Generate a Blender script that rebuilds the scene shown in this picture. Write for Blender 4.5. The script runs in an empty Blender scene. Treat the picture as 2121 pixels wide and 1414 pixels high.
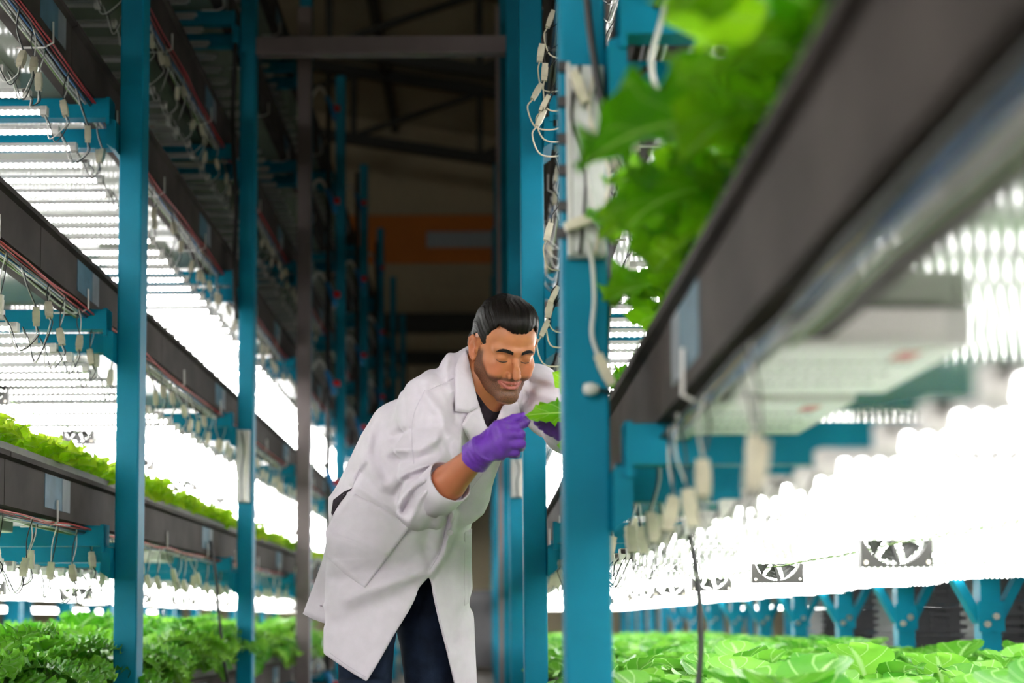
import bpy, bmesh, math, random
import numpy as np
from mathutils import Vector, Matrix
random.seed(7); np.random.seed(7)
SC = bpy.context.scene
COL = SC.collection
PI = math.pi
def R(a): return math.radians(a)

# ------------------------------------------------------------------ camera
F_PX, IW, IH = 2873.0, 2121.0, 1414.0
CAMZ = 0.75
_t, _r = R(4.02), R(0.34)
FW = np.array([0, math.cos(_t), math.sin(_t)]); _u0 = np.array([0, -math.sin(_t), math.cos(_t)]); _r0 = np.array([1., 0, 0])
RT = _r0*math.cos(_r) - _u0*math.sin(_r); UP = _u0*math.cos(_r) + _r0*math.sin(_r)
PPX, PPY = 998.80, 1083.10
cd = bpy.data.cameras.new('camera'); cam = bpy.data.objects.new('camera', cd); COL.objects.link(cam)
cam.matrix_world = Matrix(((RT[0], UP[0], -FW[0], 0), (RT[1], UP[1], -FW[1], 0), (RT[2], UP[2], -FW[2], CAMZ), (0, 0, 0, 1)))
cd.sensor_width = 36; cd.lens = F_PX/IW*36
cd.shift_x = (IW/2-PPX)/IW; cd.shift_y = (PPY-IH/2)/IW
cd.clip_start = 0.05; cd.clip_end = 100
cd.dof.use_dof = True; cd.dof.focus_distance = 3.6; cd.dof.aperture_fstop = 2.1
SC.camera = cam
def W(px, py, Y):
    """world point at depth Y seen at a photograph pixel (a measuring aid)"""
    v = FW + RT*(px-PPX)/F_PX - UP*(py-PPY)/F_PX
    v = v/v[1]*Y
    return np.array([v[0], Y, v[2]+CAMZ])

# ------------------------------------------------------------------ world, light, exposure
wd = bpy.data.worlds.new('world'); SC.world = wd; wd.use_nodes = True
wd.node_tree.nodes['Background'].inputs[0].default_value = (.6, .75, 1, 1)
wd.node_tree.nodes['Background'].inputs[1].default_value = .15
def area(name, loc, rot, sx, sy, power, color):
    l = bpy.data.lights.new(name, 'AREA'); l.shape = 'RECTANGLE'; l.size = sx; l.size_y = sy; l.energy = power; l.color = color
    o = bpy.data.objects.new(name, l); COL.objects.link(o); o.location = loc; o.rotation_euler = rot
    return o
# unseen fill light added behind the camera; the back wall has no doorway
area('rear_fill', (-3.6, -6.5, 3.2), (R(84), 0, R(-22)), 4.0, 4.0, 520, (1, .97, .93))
SC.view_settings.view_transform = 'Standard'; SC.view_settings.look = 'None'
SC.view_settings.gamma = 1; SC.view_settings.use_curve_mapping = False
SC.view_settings.exposure = 0.14
LED = 12.5          # brightness of a lit tube

# ------------------------------------------------------------------ materials
MATS = {}
def mat(name, col, rough=.5, metal=0., var=0., scale=8., bump=0., bscale=60., spec=.5, col2=None, sss=0., coat=0.):
    if name in MATS: return MATS[name]
    m = bpy.data.materials.new(name); m.use_nodes = True; nt = m.node_tree; b = nt.nodes['Principled BSDF']
    b.inputs['Base Color'].default_value = (*col, 1); b.inputs['Roughness'].default_value = rough; b.inputs['Metallic'].default_value = metal
    b.inputs['Specular IOR Level'].default_value = spec
    if coat: b.inputs['Coat Weight'].default_value = coat
    if sss:
        b.inputs['Subsurface Weight'].default_value = sss; b.inputs['Subsurface Radius'].default_value = (1, .35, .2); b.inputs['Subsurface Scale'].default_value = .006
    if var or bump:
        tc = nt.nodes.new('ShaderNodeTexCoord')
    if var:
        n = nt.nodes.new('ShaderNodeTexNoise'); n.inputs['Scale'].default_value = scale; n.inputs['Detail'].default_value = 5
        nt.links.new(tc.outputs['Object'], n.inputs['Vector'])
        rp = nt.nodes.new('ShaderNodeValToRGB'); e = rp.color_ramp.elements
        c2 = col2 or tuple(min(1, c*(1+var)) for c in col)
        e[0].position = .35; e[0].color = (*[c*(1-var) if col2 is None else c for c in col], 1); e[1].position = .68; e[1].color = (*c2, 1)
        nt.links.new(n.outputs['Fac'], rp.inputs['Fac']); nt.links.new(rp.outputs['Color'], b.inputs['Base Color'])
    if bump:
        n2 = nt.nodes.new('ShaderNodeTexNoise'); n2.inputs['Scale'].default_value = bscale; n2.inputs['Detail'].default_value = 3
        nt.links.new(tc.outputs['Object'], n2.inputs['Vector'])
        bp = nt.nodes.new('ShaderNodeBump'); bp.inputs['Strength'].default_value = bump; bp.inputs['Distance'].default_value = .002
        nt.links.new(n2.outputs['Fac'], bp.inputs['Height']); nt.links.new(bp.outputs['Normal'], b.inputs['Normal'])
    MATS[name] = m
    return m
def emis_mat(name, col, strength, dot=0.018):
    """LED strip behind a clear cover: a row of bright diodes along the tube"""
    m = bpy.data.materials.new(name); m.use_nodes = True; nt = m.node_tree; b = nt.nodes['Principled BSDF']
    b.inputs['Base Color'].default_value = (.8, .8, .8, 1); b.inputs['Roughness'].default_value = .25
    tc = nt.nodes.new('ShaderNodeTexCoord'); sp = nt.nodes.new('ShaderNodeSeparateXYZ'); nt.links.new(tc.outputs['Object'], sp.inputs[0])
    mu = nt.nodes.new('ShaderNodeMath'); mu.operation = 'MULTIPLY'; mu.inputs[1].default_value = 2*PI/dot; nt.links.new(sp.outputs['X'], mu.inputs[0])
    si = nt.nodes.new('ShaderNodeMath'); si.operation = 'SINE'; nt.links.new(mu.outputs[0], si.inputs[0])
    mr = nt.nodes.new('ShaderNodeMapRange'); mr.inputs['From Min'].default_value = .35; mr.inputs['From Max'].default_value = .9
    mr.inputs['To Min'].default_value = strength*.07; mr.inputs['To Max'].default_value = strength*3.6
    nt.links.new(si.outputs[0], mr.inputs['Value'])
    b.inputs['Emission Color'].default_value = (*col, 1)
    nt.links.new(mr.outputs['Result'], b.inputs['Emission Strength'])
    MATS[name] = m
    return m
M_BLUE = mat('blue_paint', (.0, .19, .295), .5, spec=.16, var=.12, scale=5, bump=.25, bscale=90)
M_GAL = mat('galvanised_steel', (.060, .050, .045), .65, 0, spec=.06, var=.22, scale=6)
M_GREY = mat('grey_steel', (.16, .13, .13), .5, .3, var=.12, scale=4)
M_PANEL = mat('tray_underside', (.23, .265, .21), .10, 0, spec=.32, var=.06, scale=3)
M_RAFT = mat('foam_raft', (.22, .21, .20), .8, var=.1, scale=20)
M_STICK = mat('blue_film', (.075, .15, .20), .5, spec=.15, var=.2, scale=14)
M_STICKW = mat('white_film', (.20, .22, .24), .5, spec=.15, var=.12, scale=14)
M_ALU = mat('tube_housing', (.50, .49, .48), .4, .3)
M_CAP = mat('end_cap', (.72, .70, .66), .4)
M_OFF = mat('tube_off', (.33, .32, .31), .3)
M_LEDM = emis_mat('led_on', (1, .985, .965), LED)
M_CREAM = mat('cream_plastic', (.60, .56, .42), .45, var=.1, scale=40)
M_WHITEW = mat('white_wire', (.62, .62, .58), .4)
M_BLACKW = mat('black_wire', (.015, .015, .015), .4)
M_REDW = mat('red_wire', (.5, .015, .02), .35)
M_BLUEW = mat('blue_wire', (.03, .16, .42), .4)
M_YELW = mat('yellow_wire', (.5, .36, .05), .4)
M_GREENW = mat('green_wire', (.16, .28, .05), .45)
M_BLACKP = mat('black_plastic', (.035, .033, .032), .4)
M_FANIN = mat('fan_frame', (.035, .032, .03), .45)
M_WBOX = mat('white_plastic', (.60, .60, .56), .45, var=.06, scale=12)
M_INK = mat('ink', (.10, .10, .10), .6)
M_INKR = mat('red_ink', (.55, .10, .08), .6)
M_BOLT = mat('bolt_steel', (.55, .5, .42), .3, .9)
M_FLOOR = mat('concrete_floor', (.34, .31, .28), .55, var=.2, scale=1.5, bump=.2, bscale=15)
M_WALL = mat('wall_paint', (.44, .38, .25), .8, var=.08, scale=.6)
M_ROOF = mat('roof_sheet', (.34, .31, .21), .8, var=.15, scale=.8)
M_TRUSS = mat('truss_steel', (.025, .028, .022), .6)
M_ORANGE = mat('orange_paint', (.60, .17, .006), .6, var=.1, scale=.7)
M_PANE = mat('window_pane', (.42, .48, .52), .15)
M_DARK = mat('dark_metal', (.02, .022, .024), .5)
M_CRATE = mat('crate_plastic', (.045, .045, .05), .5)

# ------------------------------------------------------------------ mesh builder
class MB:
    def __init__(s): s.v = []; s.f = []; s.mi = []; s.cur = 0
    def box(s, x0, x1, y0, y1, z0, z1):
        b = len(s.v)
        s.v += [(x0, y0, z0), (x1, y0, z0), (x1, y1, z0), (x0, y1, z0), (x0, y0, z1), (x1, y0, z1), (x1, y1, z1), (x0, y1, z1)]
        for q in ((0, 3, 2, 1), (4, 5, 6, 7), (0, 1, 5, 4), (1, 2, 6, 5), (2, 3, 7, 6), (3, 0, 4, 7)):
            s.f.append(tuple(b+i for i in q)); s.mi.append(s.cur)
        return s
    def prism(s, poly, axis, a0, a1):
        """poly in the plane of the two other axes, extruded along axis (0,1,2)"""
        b = len(s.v); n = len(poly)
        for a in (a0, a1):
            for p, q in poly:
                s.v.append(((a, p, q), (p, a, q), (p, q, a))[axis])
        s.f.append(tuple(b+i for i in range(n))[::-1]); s.f.append(tuple(b+n+i for i in range(n)))
        for i in range(n):
            j = (i+1) % n; s.f.append((b+i, b+j, b+n+j, b+n+i))
        s.mi += [s.cur]*(n+2)
        return s
    def tube(s, pts, r, n=6, cap=True):
        pts = [Vector(p) for p in pts]; b = len(s.v); m = len(pts)
        ref = None
        for i, p in enumerate(pts):
            t = (pts[min(i+1, m-1)]-pts[max(i-1, 0)])
            if t.length < 1e-9: t = Vector((0, 0, 1))
            t.normalize()
            if ref is None:
                ref = t.orthogonal().normalized()
            else:
                ref = (ref - t*ref.dot(t))
                if ref.length < 1e-6: ref = t.orthogonal()
                ref.normalize()
            bi = t.cross(ref); rr = r[i] if isinstance(r, (list, tuple)) else r
            for k in range(n):
                a = 2*PI*k/n; s.v.append(tuple(p + ref*(rr*math.cos(a)) + bi*(rr*math.sin(a))))
        for i in range(m-1):
            for k in range(n):
                k2 = (k+1) % n
                s.f.append((b+i*n+k, b+i*n+k2, b+(i+1)*n+k2, b+(i+1)*n+k)); s.mi.append(s.cur)
        if cap:
            s.f.append(tuple(b+k for k in range(n))[::-1]); s.f.append(tuple(b+(m-1)*n+k for k in range(n))); s.mi += [s.cur]*2
        return s
    def cyl(s, p0, p1, r, n=12): return s.tube([p0, p1], r, n)
    def bar(s, p0, p1, w, h):
        """rectangular bar between two points"""
        p0 = Vector(p0); p1 = Vector(p1); t = (p1-p0).normalized()
        u = Vector((0, 0, 1)) if abs(t.z) < .95 else Vector((0, 1, 0))
        a = t.cross(u).normalized()*w/2; c = a.cross(t).normalized()*h/2; b = len(s.v)
        for p in (p0, p1):
            for k in (a+c, -a+c, -a-c, a-c): s.v.append(tuple(p+k))
        for q in ((0, 1, 2, 3), (7, 6, 5, 4), (0, 4, 5, 1), (1, 5, 6, 2), (2, 6, 7, 3), (3, 7, 4, 0)):
            s.f.append(tuple(b+i for i in q)); s.mi.append(s.cur)
        return s
    def mesh(s, name, mats, smooth=False):
        me = bpy.data.meshes.new(name); me.from_pydata(s.v, [], s.f)
        if not isinstance(mats, (list, tuple)): mats = [mats]
        for m in mats: me.materials.append(m)
        if len(mats) > 1: me.polygons.foreach_set('material_index', s.mi)
        if smooth: me.polygons.foreach_set('use_smooth', [True]*len(me.polygons))
        me.update()
        return me
    def build(s, name, mats, parent=None, smooth=False, bevel=0):
        o = obj(name, s.mesh(name, mats, smooth), parent)
        if bevel:
            md = o.modifiers.new('bevel', 'BEVEL'); md.width = bevel; md.segments = 2; md.limit_method = 'ANGLE'
        return o
def obj(name, data, parent=None, loc=None, rot=None, scale=None):
    o = bpy.data.objects.new(name, data); COL.objects.link(o)
    if parent is not None: o.parent = parent
    if loc is not None: o.location = loc
    if rot is not None: o.rotation_euler = rot
    if scale is not None: o.scale = scale
    return o
def tag(o, label=None, cat=None, group=None, kind=None):
    if label: o['label'] = label
    if cat: o['category'] = cat
    if group: o['group'] = group
    if kind: o['kind'] = kind
    return o
def empty(name, loc=(0, 0, 0), rz=0):
    o = obj(name, None, None, loc, (0, 0, rz)); o.empty_display_size = .05
    return o
def struct(name, mb, m): return tag(mb.build(name, m), kind='structure')

_on = 'first second third fourth fifth sixth seventh eighth ninth tenth eleventh twelfth thirteenth fourteenth fifteenth sixteenth seventeenth eighteenth nineteenth'.split()
_tens = {2: ('twenty', 'twentieth'), 3: ('thirty', 'thirtieth'), 4: ('forty', 'fortieth'), 5: ('fifty', 'fiftieth'), 6: ('sixty', 'sixtieth'), 7: ('seventy', 'seventieth'), 8: ('eighty', 'eightieth'), 9: ('ninety', 'ninetieth')}
def ordw(n):
    if n < 20: return _on[n-1]
    t, u = divmod(n, 10)
    return _tens[t][1] if u == 0 else _tens[t][0]+'-'+_on[u-1]
# ------------------------------------------------------------------ the hall
YW = 24.0
struct('floor', MB().box(-9, 9, -8, YW, -.12, 0), M_FLOOR)
struct('wall_left', MB().box(-9.2, -9, -8, YW, 0, 10.5), M_WALL)
struct('wall_right', MB().box(9, 9.2, -8, YW, 0, 8.5), M_WALL)
struct('wall_back', MB().box(-9, 9, -8.2, -8, 0, 10.5), M_WALL)
wall_far = struct('wall_far', MB().box(-9, 9, YW, YW+.2, 0, 10.5), M_WALL)
a, b = W(760, 447, YW), W(1025, 545, YW)
tag(MB().box(-6, 6, YW-.03, YW, b[2], a[2]).build('orange_wall_band', M_ORANGE, wall_far), 'broad orange band painted across the far wall')
a, b = W(884, 482, YW), W(1100, 513, YW)
win = MB().box(a[0], b[0], YW-.06, YW-.03, b[2], a[2]).build('window_pane', M_PANE, wall_far); tag(win, 'long grey window strip in the orange band')
a, b = W(760, 655, YW), W(1040, 690, YW)
MB().box(-4, 4, YW-.25, YW, b[2], a[2]).build('cable_tray', M_TRUSS, wall_far)
MB().box(-4, 4, YW-.2, YW, b[2]-.55, b[2]-.35).build('cable_tray', M_TRUSS, wall_far)
# roof falls to the right
def roofz(x): return 9.3-.16*x
ceil = MB().prism([(-9.2, roofz(-9.2)), (9.2, roofz(9.2)), (9.2, roofz(9.2)+.1), (-9.2, roofz(-9.2)+.1)], 1, -8.2, YW+.2)
struct('ceiling', ceil, M_ROOF)
for i, y in enumerate((11.0, 14.5, 18.0, 21.5)):
    t = empty('roof_truss', (0, y, 0)); tag(t, 'dark lattice roof truss under the hall roof, %s from the camera' % ordw(i+1), 'truss', 'roof trusses'); t['kind'] = 'structure'
    for nm, off in (('top_chord', .15), ('bottom_chord', 1.25)):
        MB().bar((-9, 0, roofz(-9)-off), (9, 0, roofz(9)-off), .14, .16).build(nm, M_TRUSS, t)
    for k in range(9):
        x = -8+2*k
        MB().bar((x, 0, roofz(x)-.2), (x, 0, roofz(x)-1.2), .09, .09).build('web_post', M_TRUSS, t)
        MB().bar((x, 0, roofz(x)-1.2), (x+2, 0, roofz(x+2)-.2), .07, .07).build('web_brace', M_TRUSS, t)
for i, x in enumerate((-6.5, -4, -1.5, 1, 3.5)):
    p = MB().box(x-.06, x+.06, -8, YW, roofz(x)-.18, roofz(x)-.02).build('roof_purlin', M_TRUSS); p['kind'] = 'structure'
    tag(p, 'long dark purlin under the hall roof, %s counted from the left' % ('first', 'second', 'third', 'fourth', 'fifth')[i], 'purlin', 'roof purlins')

# ------------------------------------------------------------------ racks
D = 2.2
LOW = [-.385, .305, .993, 1.68, 2.30, 2.96, 3.62]      # underside of each trough above the camera height
LOWZ = [h+CAMZ for h in LOW]
TH = .14
ARM = .064
TIER = ['bottom', 'second', 'third', 'fourth', 'fifth', 'sixth', 'top']
POSTTOP = 4.43+CAMZ
NB = 9
# side = -1 left, +1 right.  XP = aisle face of the posts, measured outward from the aisle
XP = {-1: 1.095, 1: .1305}
PW, PD = .075, .09
XT = {s: XP[s]+.14 for s in XP}            # face of trough
XTUBE = {s: XP[s]+.222 for s in XP}        # aisle end of the tubes
XFAR = {s: XP[s]+1.84 for s in XP}
TUBE_L = 1.58
def sx(side, x): return side*x
def xbox(mb, side, x0, x1, y0, y1, z0, z1):
    a, b = sorted((side*x0, side*x1)); return mb.box(a, b, y0, y1, z0, z1)
racks = {}
bolt_me = MB().tube([(0, 0, 0), (0, -.012, 0)], .014, 8).mesh('bolt', M_BOLT)
def gusset_poly(side, z):
    p = [(XP[side]+PW, z-ARM*1.62), (XP[side]+PW, z-ARM*2.6), (XP[side]+PW+.03, z-ARM*2.28), (XP[side]+PW+.03, z-ARM*.95), (XP[side]+PW, z-ARM*1.1)]
    return [(side*a, b) for a, b in p]
for side in (-1, 1):
    rk = empty('grow_rack', (0, 0, 0)); racks[side] = rk
    tag(rk, 'tall blue steel grow rack on the %s of the aisle' % ('left' if side < 0 else 'right'), 'rack')
    me_post = xbox(MB(), side, XP[side], XP[side]+PW, 0, PD, 0, POSTTOP).mesh('post', M_BLUE)
    me_far = xbox(MB(), side, XFAR[side], XFAR[side]+.08, 0, .08, 0, POSTTOP).mesh('far_post', M_BLUE)
    me_arm = xbox(MB(), side, XP[side]+PW+.018, XFAR[side], 0, .045, -ARM, 0).mesh('cross_beam', M_BLUE)
    lip = MB(); xbox(lip, side, XP[side]+PW+.018, XP[side]+PW+.03, -.004, .06, -ARM-.02, .004)
    me_lip = lip.mesh('beam_end_plate', M_BLUE)
    for k in range(0, NB+1):
        y = D*k
        if k > 0 or side < 0:
            po = obj('post', me_post, rk, (0, y, 0)); md = po.modifiers.new('b', 'BEVEL'); md.width = .006; md.segments = 2
        for li, z in enumerate(LOWZ):
            if y < 1: continue
            obj('cross_beam', me_arm, rk, (0, y-.055, z)); obj('cross_beam', me_arm, rk, (0, y+PD+.01, z-.045))
            obj('beam_end_plate', me_lip, rk, (0, y-.05, z))
            g = MB().prism(gusset_poly(side, z), 1, y-.045, y+PD+.05) if k <= 4 else None
            if g: g.build('gusset', M_BLUE, rk)
    for k in range(0, 2*NB+1):
        y = 1.1*k
        if y < 3: continue
        fp = obj('far_post', me_far, rk, (0, y, 0))
        if side > 0 and k < 14:
            zb = LOWZ[1]-.02; xf = XFAR[1]
            for sg, xx in ((-1, xf+.005), (1, xf+.075)):
                MB().bar((xx, y+.04, zb-.30), (xx+sg*.16, y+.04, zb), .06, .035).build('knee_brace', M_BLUE, rk)
            MB().box(xf-.012, xf+.092, y-.008, y, zb-.34, zb-.22).build('brace_plate', M_BLUE, rk)
            obj('bolt', bolt_me, rk, (xf+.055, y-.008, zb-.28)); obj('bolt', bolt_me, rk, (xf+.02, y-.008, zb-.31))

# troughs -------------------------------------------------------------
Y0T, Y1T = -1.1, NB*D+.2
def trough(side, li):
    z = LOWZ[li]; x = XT[side]; word = 'left' if side < 0 else 'right'
    t = empty('grow_trough', (side*x, 0, z)); tag(t, 'long grey metal grow trough, %s tier of the %s rack' % (TIER[li], word), 'trough')
    s = side
    def P(a, b, c, d, e, f_): return xbox(MB(), s, a, b, c, d, e, f_)
    # side channel in sections with open joints
    seg = 1.47; y = Y0T+.26*li; cuts = [Y0T]
    while y < Y1T:
        if y > Y0T+.2: cuts.append(y)
        y += seg
    cuts.append(Y1T)
    poly = [(0, 0), (.05, 0), (.05, .006), (.006, .006), (.006, TH-.018), (.045, TH-.018), (.045, TH), (-.016, TH), (-.016, TH-.014), (0, TH-.02)]
    poly = [(s*a, b) for a, b in poly]
    for c0, c1 in zip(cuts[:-1], cuts[1:]):
        MB().prism(poly, 1, c0+.0025, c1-.0025).build('side_channel', M_GAL, t)
    far = XFAR[s]-x
    P(.045, far, Y0T, Y1T, .012, .03).build('tray_base', M_PANEL, t)
    P(far-.02, far, Y0T, Y1T, .03, TH).build('far_edge', M_GAL, t)
    P(.028, .05, Y0T, Y1T, TH, TH+.035).build('raft_edge', M_RAFT, t)
    P(.05, far-.02, Y0T, Y1T, TH+.005, TH+.02).build('raft', M_RAFT, t)
    for k in range(8):
        ys = 1.7+2.2*k+(-.11, 0, .28)[li % 3]
        o = P(-.0015, 0, ys, ys+.20, .022, TH-.022).build('film_patch', M_STICK, t)
        P(-.0022, -.0006, ys+.16, ys+.235, .022, TH-.022).build('film_patch', M_STICKW, t)
        # hooks that carry the wiring
        for q in (.1, .8, 1.5):
            MB().tube([(-s*.006, ys+q, .05), (-s*.007, ys+q, -.012), (s*.02, ys+q, -.026), (s*.10, ys+q, -.026)], .003, 5).build('cable_hook', M_CAP, t)
    return t
for li in range(7):
    trough(-1, li)
    trough(1, li)

# LED tubes ------------------------------------------------------------
TP = .157
def tube_meshes(lit):
    L = TUBE_L; h = MB().prism([(-.011, .006), (.011, .006), (.011, .017), (.004, .020), (-.004, .020), (-.011, .017)], 0, .0, L).mesh('led_tube', M_ALU)
    n = 7; poly = [(.0085*math.cos(PI+PI*k/(n-1)), .006+.0125*math.sin(PI+PI*k/(n-1))) for k in range(n)]
    d_ = MB().prism(poly, 0, .012, L-.012).mesh('diffuser', M_LEDM if lit else M_OFF)
    c = MB().box(-.004, .016, -.011, .011, -.009, .018).mesh('end_cap', M_CAP)
    return h, d_, c
TM = {True: tube_meshes(True), False: tube_meshes(False)}
HT = .15      # tubes hang this far below the trough
def tube_ys(ya, yb):
    k0 = math.ceil((ya)/TP); out = []
    y = k0*TP
    while y < yb:
        out.append(y); y += TP
    return out
def tube_row(side, li, ya, yb, lit, ind0, ind1, label, group):
    h, d_, c = TM[lit]; z = LOWZ[li]-HT; rz = 0 if side > 0 else PI
    rest_h = MB(); rest_d = MB(); cnt = 0
    for y in tube_ys(ya, yb):
        jx = random.uniform(-.012, .012); jz = random.uniform(-.004, .004)
        if ind0 <= y <= ind1:
            o = obj('led_tube', h, None, (side*XTUBE[side]+jx, y, z+jz), (0, random.uniform(-.004, .004), rz+random.uniform(-.004, .004)))
            cnt += 1; tag(o, label+', %s from the camera' % ordw(cnt), 'LED tube', group)
            obj('diffuser', d_, o); obj('end_cap', c, o)
        else:
            x0, x1 = sorted((side*XTUBE[side], side*(XTUBE[side]+TUBE_L)))
            rest_h.box(x0, x1, y-.011, y+.011, z+.006, z+.02); rest_d.box(x0+.012, x1-.012, y-.0085, y+.0085, z-.007, z+.006)
    if rest_h.v:
        o = rest_h.build('led_tube_row', M_ALU); tag(o, 'far LED tubes beyond the counted ones, ' + label, 'LED tubes', kind='stuff')
        dd = rest_d.build('diffuser', M_LEDM if lit else M_OFF, o); dd['kind'] = 'stuff'
tube_row(-1, 1, -1, 19.5, True, 3.2, 10.8, 'lit LED tube above the left kale', 'lit tubes above the kale')
tube_row(-1, 2, -1, 19.5, True, 3.2, 10.8, 'lit LED tube above the left lettuce trough', 'lit tubes above the lettuce')
tube_row(-1, 3, -1, 19.5, True, 3.2, 10.8, 'lit LED tube in the uppermost glowing row on the left', 'uppermost lit tubes on the left')
tube_row(-1, 4, 3.5, 19.5, False, 4.0, 10.8, 'dark unlit LED tube above the glowing left tiers', 'unlit tubes on the left')
for li in (5, 6): tube_row(-1, li, 5, 19.5, False, 99, 99, 'unlit row under the %s trough of the left rack' % TIER[li], '')
tube_row(1, 1, -1, 19.5, True, .7, 10.8, 'lit LED tube above the right pak choi', 'lit tubes above the pak choi')
tube_row(1, 2, -1, 19.5, True, 1.0, 5.2, 'lit LED tube behind the right mustard leaves', 'lit tubes behind the mustard leaves')
tube_row(1, 3, -1, 19.5, True, 99, 99, 'row under the fourth trough of the right rack', '')

# ------------------------------------------------------------------ wiring
def smooth_path(pts, n=6):
    """Catmull-Rom through points"""
    P = [Vector(p) for p in pts]; P = [P[0]*2-P[1]]+P+[P[-1]*2-P[-2]]; out = []
    for i in range(1, len(P)-2):
        for k in range(n):
            t = k/n; a, b, c, d_ = P[i-1], P[i], P[i+1], P[i+2]
            out.append(.5*((2*b)+(c-a)*t+(2*a-5*b+4*c-d_)*t*t+(3*b-a-3*c+d_)*t**3))
    out.append(P[-2]); return out
def connector_mesh(p, ax):
    mb = MB(); ax = Vector(ax).normalized(); p = Vector(p); L = .052
    mb.bar(p, p+ax*L, .017, .013); mb.bar(p+ax*.012, p+ax*.040, .0195, .0155)
    return mb.mesh('connector', M_CREAM)
# a lead in the frame of a tube end: x grows inward to the rack, trough underside is HT above
lead_sets = []
for v in range(9):
    rnd = random.Random(40+v)
    top = (-.075+rnd.uniform(-.01, .02), rnd.uniform(-.05, .05), HT-.02)
    cz = rnd.uniform(.015, .075); cx = -.07+rnd.uniform(-.025, .03); cy = rnd.uniform(-.06, .06)
    ax = Vector((rnd.uniform(-.25, .25), rnd.uniform(-.5, .5), -1)).normalized()
    c0 = Vector((cx, cy, cz)); c1 = c0+ax*.052
    dip = rnd.uniform(-.10, -.045)
    def pth(off):
        o = Vector((off, off*.6, 0))
        a = smooth_path([Vector(top)+o, (Vector(top)+c0)/2+Vector((rnd.uniform(-.012, .012), rnd.uniform(-.02, .02), 0))+o, c0+o*.5])
        b = smooth_path([c1+o*.5, c1+ax*.03+o*1.5, Vector((cx*.55, cy*.6+rnd.uniform(-.02, .02), dip))+o*1.5, Vector((-.02, cy*.15, dip*.35))+o*1.2, Vector((-.003, 0, .004))+o*.3])
        return a, b
    ms = []
    for off, m in ((.003, M_WHITEW), (-.003, M_BLACKW)):
        a, b = pth(off); ms.append(MB().tube(a+b, .0017, 5).mesh('wire', m, True))
    lead_sets.append((ms[0], ms[1], connector_mesh(c0, ax)))
def lead(side, li, y, label, group, v=None, dx=0, dz=0):
    w1, w2, cn = random.choice(lead_sets) if v is None else lead_sets[v]
    o = empty('lamp_lead', (side*(XTUBE[side]+dx), y, LOWZ[li]-HT+dz)); o.scale = (side, 1, 1)
    tag(o, label, 'cable', group); obj('wire', w1, o); obj('wire', w2, o); obj('connector', cn, o)
    return o
LW = {1: 'above the kale', 2: 'above the lettuce', 3: 'at the uppermost glowing tier', 4: 'at the unlit tier'}
for li in (1, 2, 3, 4):
    for i, y in enumerate(tube_ys(3.2 if li < 4 else 4.4, 10.4)):
        lead(-1, li, y, 'lamp lead with cream connector %s, left rack, %s from the camera' % (LW[li], ordw(i+1)), 'lamp leads on the left rack')
for i, y in enumerate(tube_ys(1.3, 6.4)):
    lead(1, 1, y, 'lamp lead with cream connector above the pak choi, right rack, %s from the camera' % ordw(i+1), 'lamp leads on the right rack')
for i, y in enumerate(tube_ys(2.3, 6.0)):
    lead(1, 2, y, 'lamp lead with cream connector beside the right blue posts, %s from the camera' % ordw(i+1), 'lamp leads beside the right posts')
    lead(1, 3, y, 'lamp lead with cream connector high by the right posts, %s from the camera' % ordw(i+1), 'lamp leads high on the right rack')
# loose connectors that dangle over the aisle beside the second right-hand post
dang = [(1120, 110), (1112, 190), (1128, 150), (1128, 215), (1120, 245), (1136, 480), (1138, 640), (1128, 680), (1148, 610), (1140, 40)]
for i, (px, py) in enumerate(dang):
    c = W(px, py, 3.95); rnd = random.Random(i)
    t = empty('dangling_connector', tuple(c)); tag(t, 'cream connector dangling by the second right post, %s from the top' % ordw(1+sorted(p[1] for p in dang).index(py)), 'connector', 'dangling connectors')
    ax = Vector((-.35+rnd.uniform(-.3, .3), 0, -1)).normalized()
    obj('connector', connector_mesh(-ax*.026, ax), t)
    b = ax*.026
    MB().tube(smooth_path([-b, -b-ax*.03, (.05, .03, .10), (.09, .05, .13)]), .0022, 5).build('wire', M_BLACKW, t, True)
    MB().tube(smooth_path([b, b+ax*.03, b+Vector((.01, .01, -.08)), (.06, .03, -.10), (.10, .05, -.06)]), .0024, 5).build('wire', M_CREAM, t, True)
# cable bundles along the troughs
wires = [(M_REDW, -.002, .006, .003), (M_REDW, .006, .002, .0022), (M_BLACKW, .012, -.002, .004), (M_BLUEW, .02, -.004, .0035), (M_WHITEW, .03, -.003, .004), (M_YELW, .026, .003, .0028), (M_WHITEW, .042, -.006, .003), (M_GREENW, .05, -.004, .0035)]
for side in (-1, 1):
    for li in range(1, 5):
        t = empty('cable_bundle', (side*XT[side], 0, LOWZ[li]-.018)); tag(t, 'bundle of red, blue and white cables under the %s-tier trough, %s rack' % (TIER[li], 'left' if side < 0 else 'right'), 'cables')
        for m, dx, dz, r in (wires if side < 0 else wires[2:]):
            ys = np.arange(.4, 13.5, .22); rnd = random.Random(dx*999+li)
            pts = [(side*(dx+rnd.uniform(-.005, .005)), y, dz+rnd.uniform(-.006, .004)) for y in ys]
            MB().tube(pts, r, 5).build('wire', m, t, True)
        xbox(MB(), side, .05, .085, .4, 13.5, -.002, .006).build('wire_rail', M_GAL, t)
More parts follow.
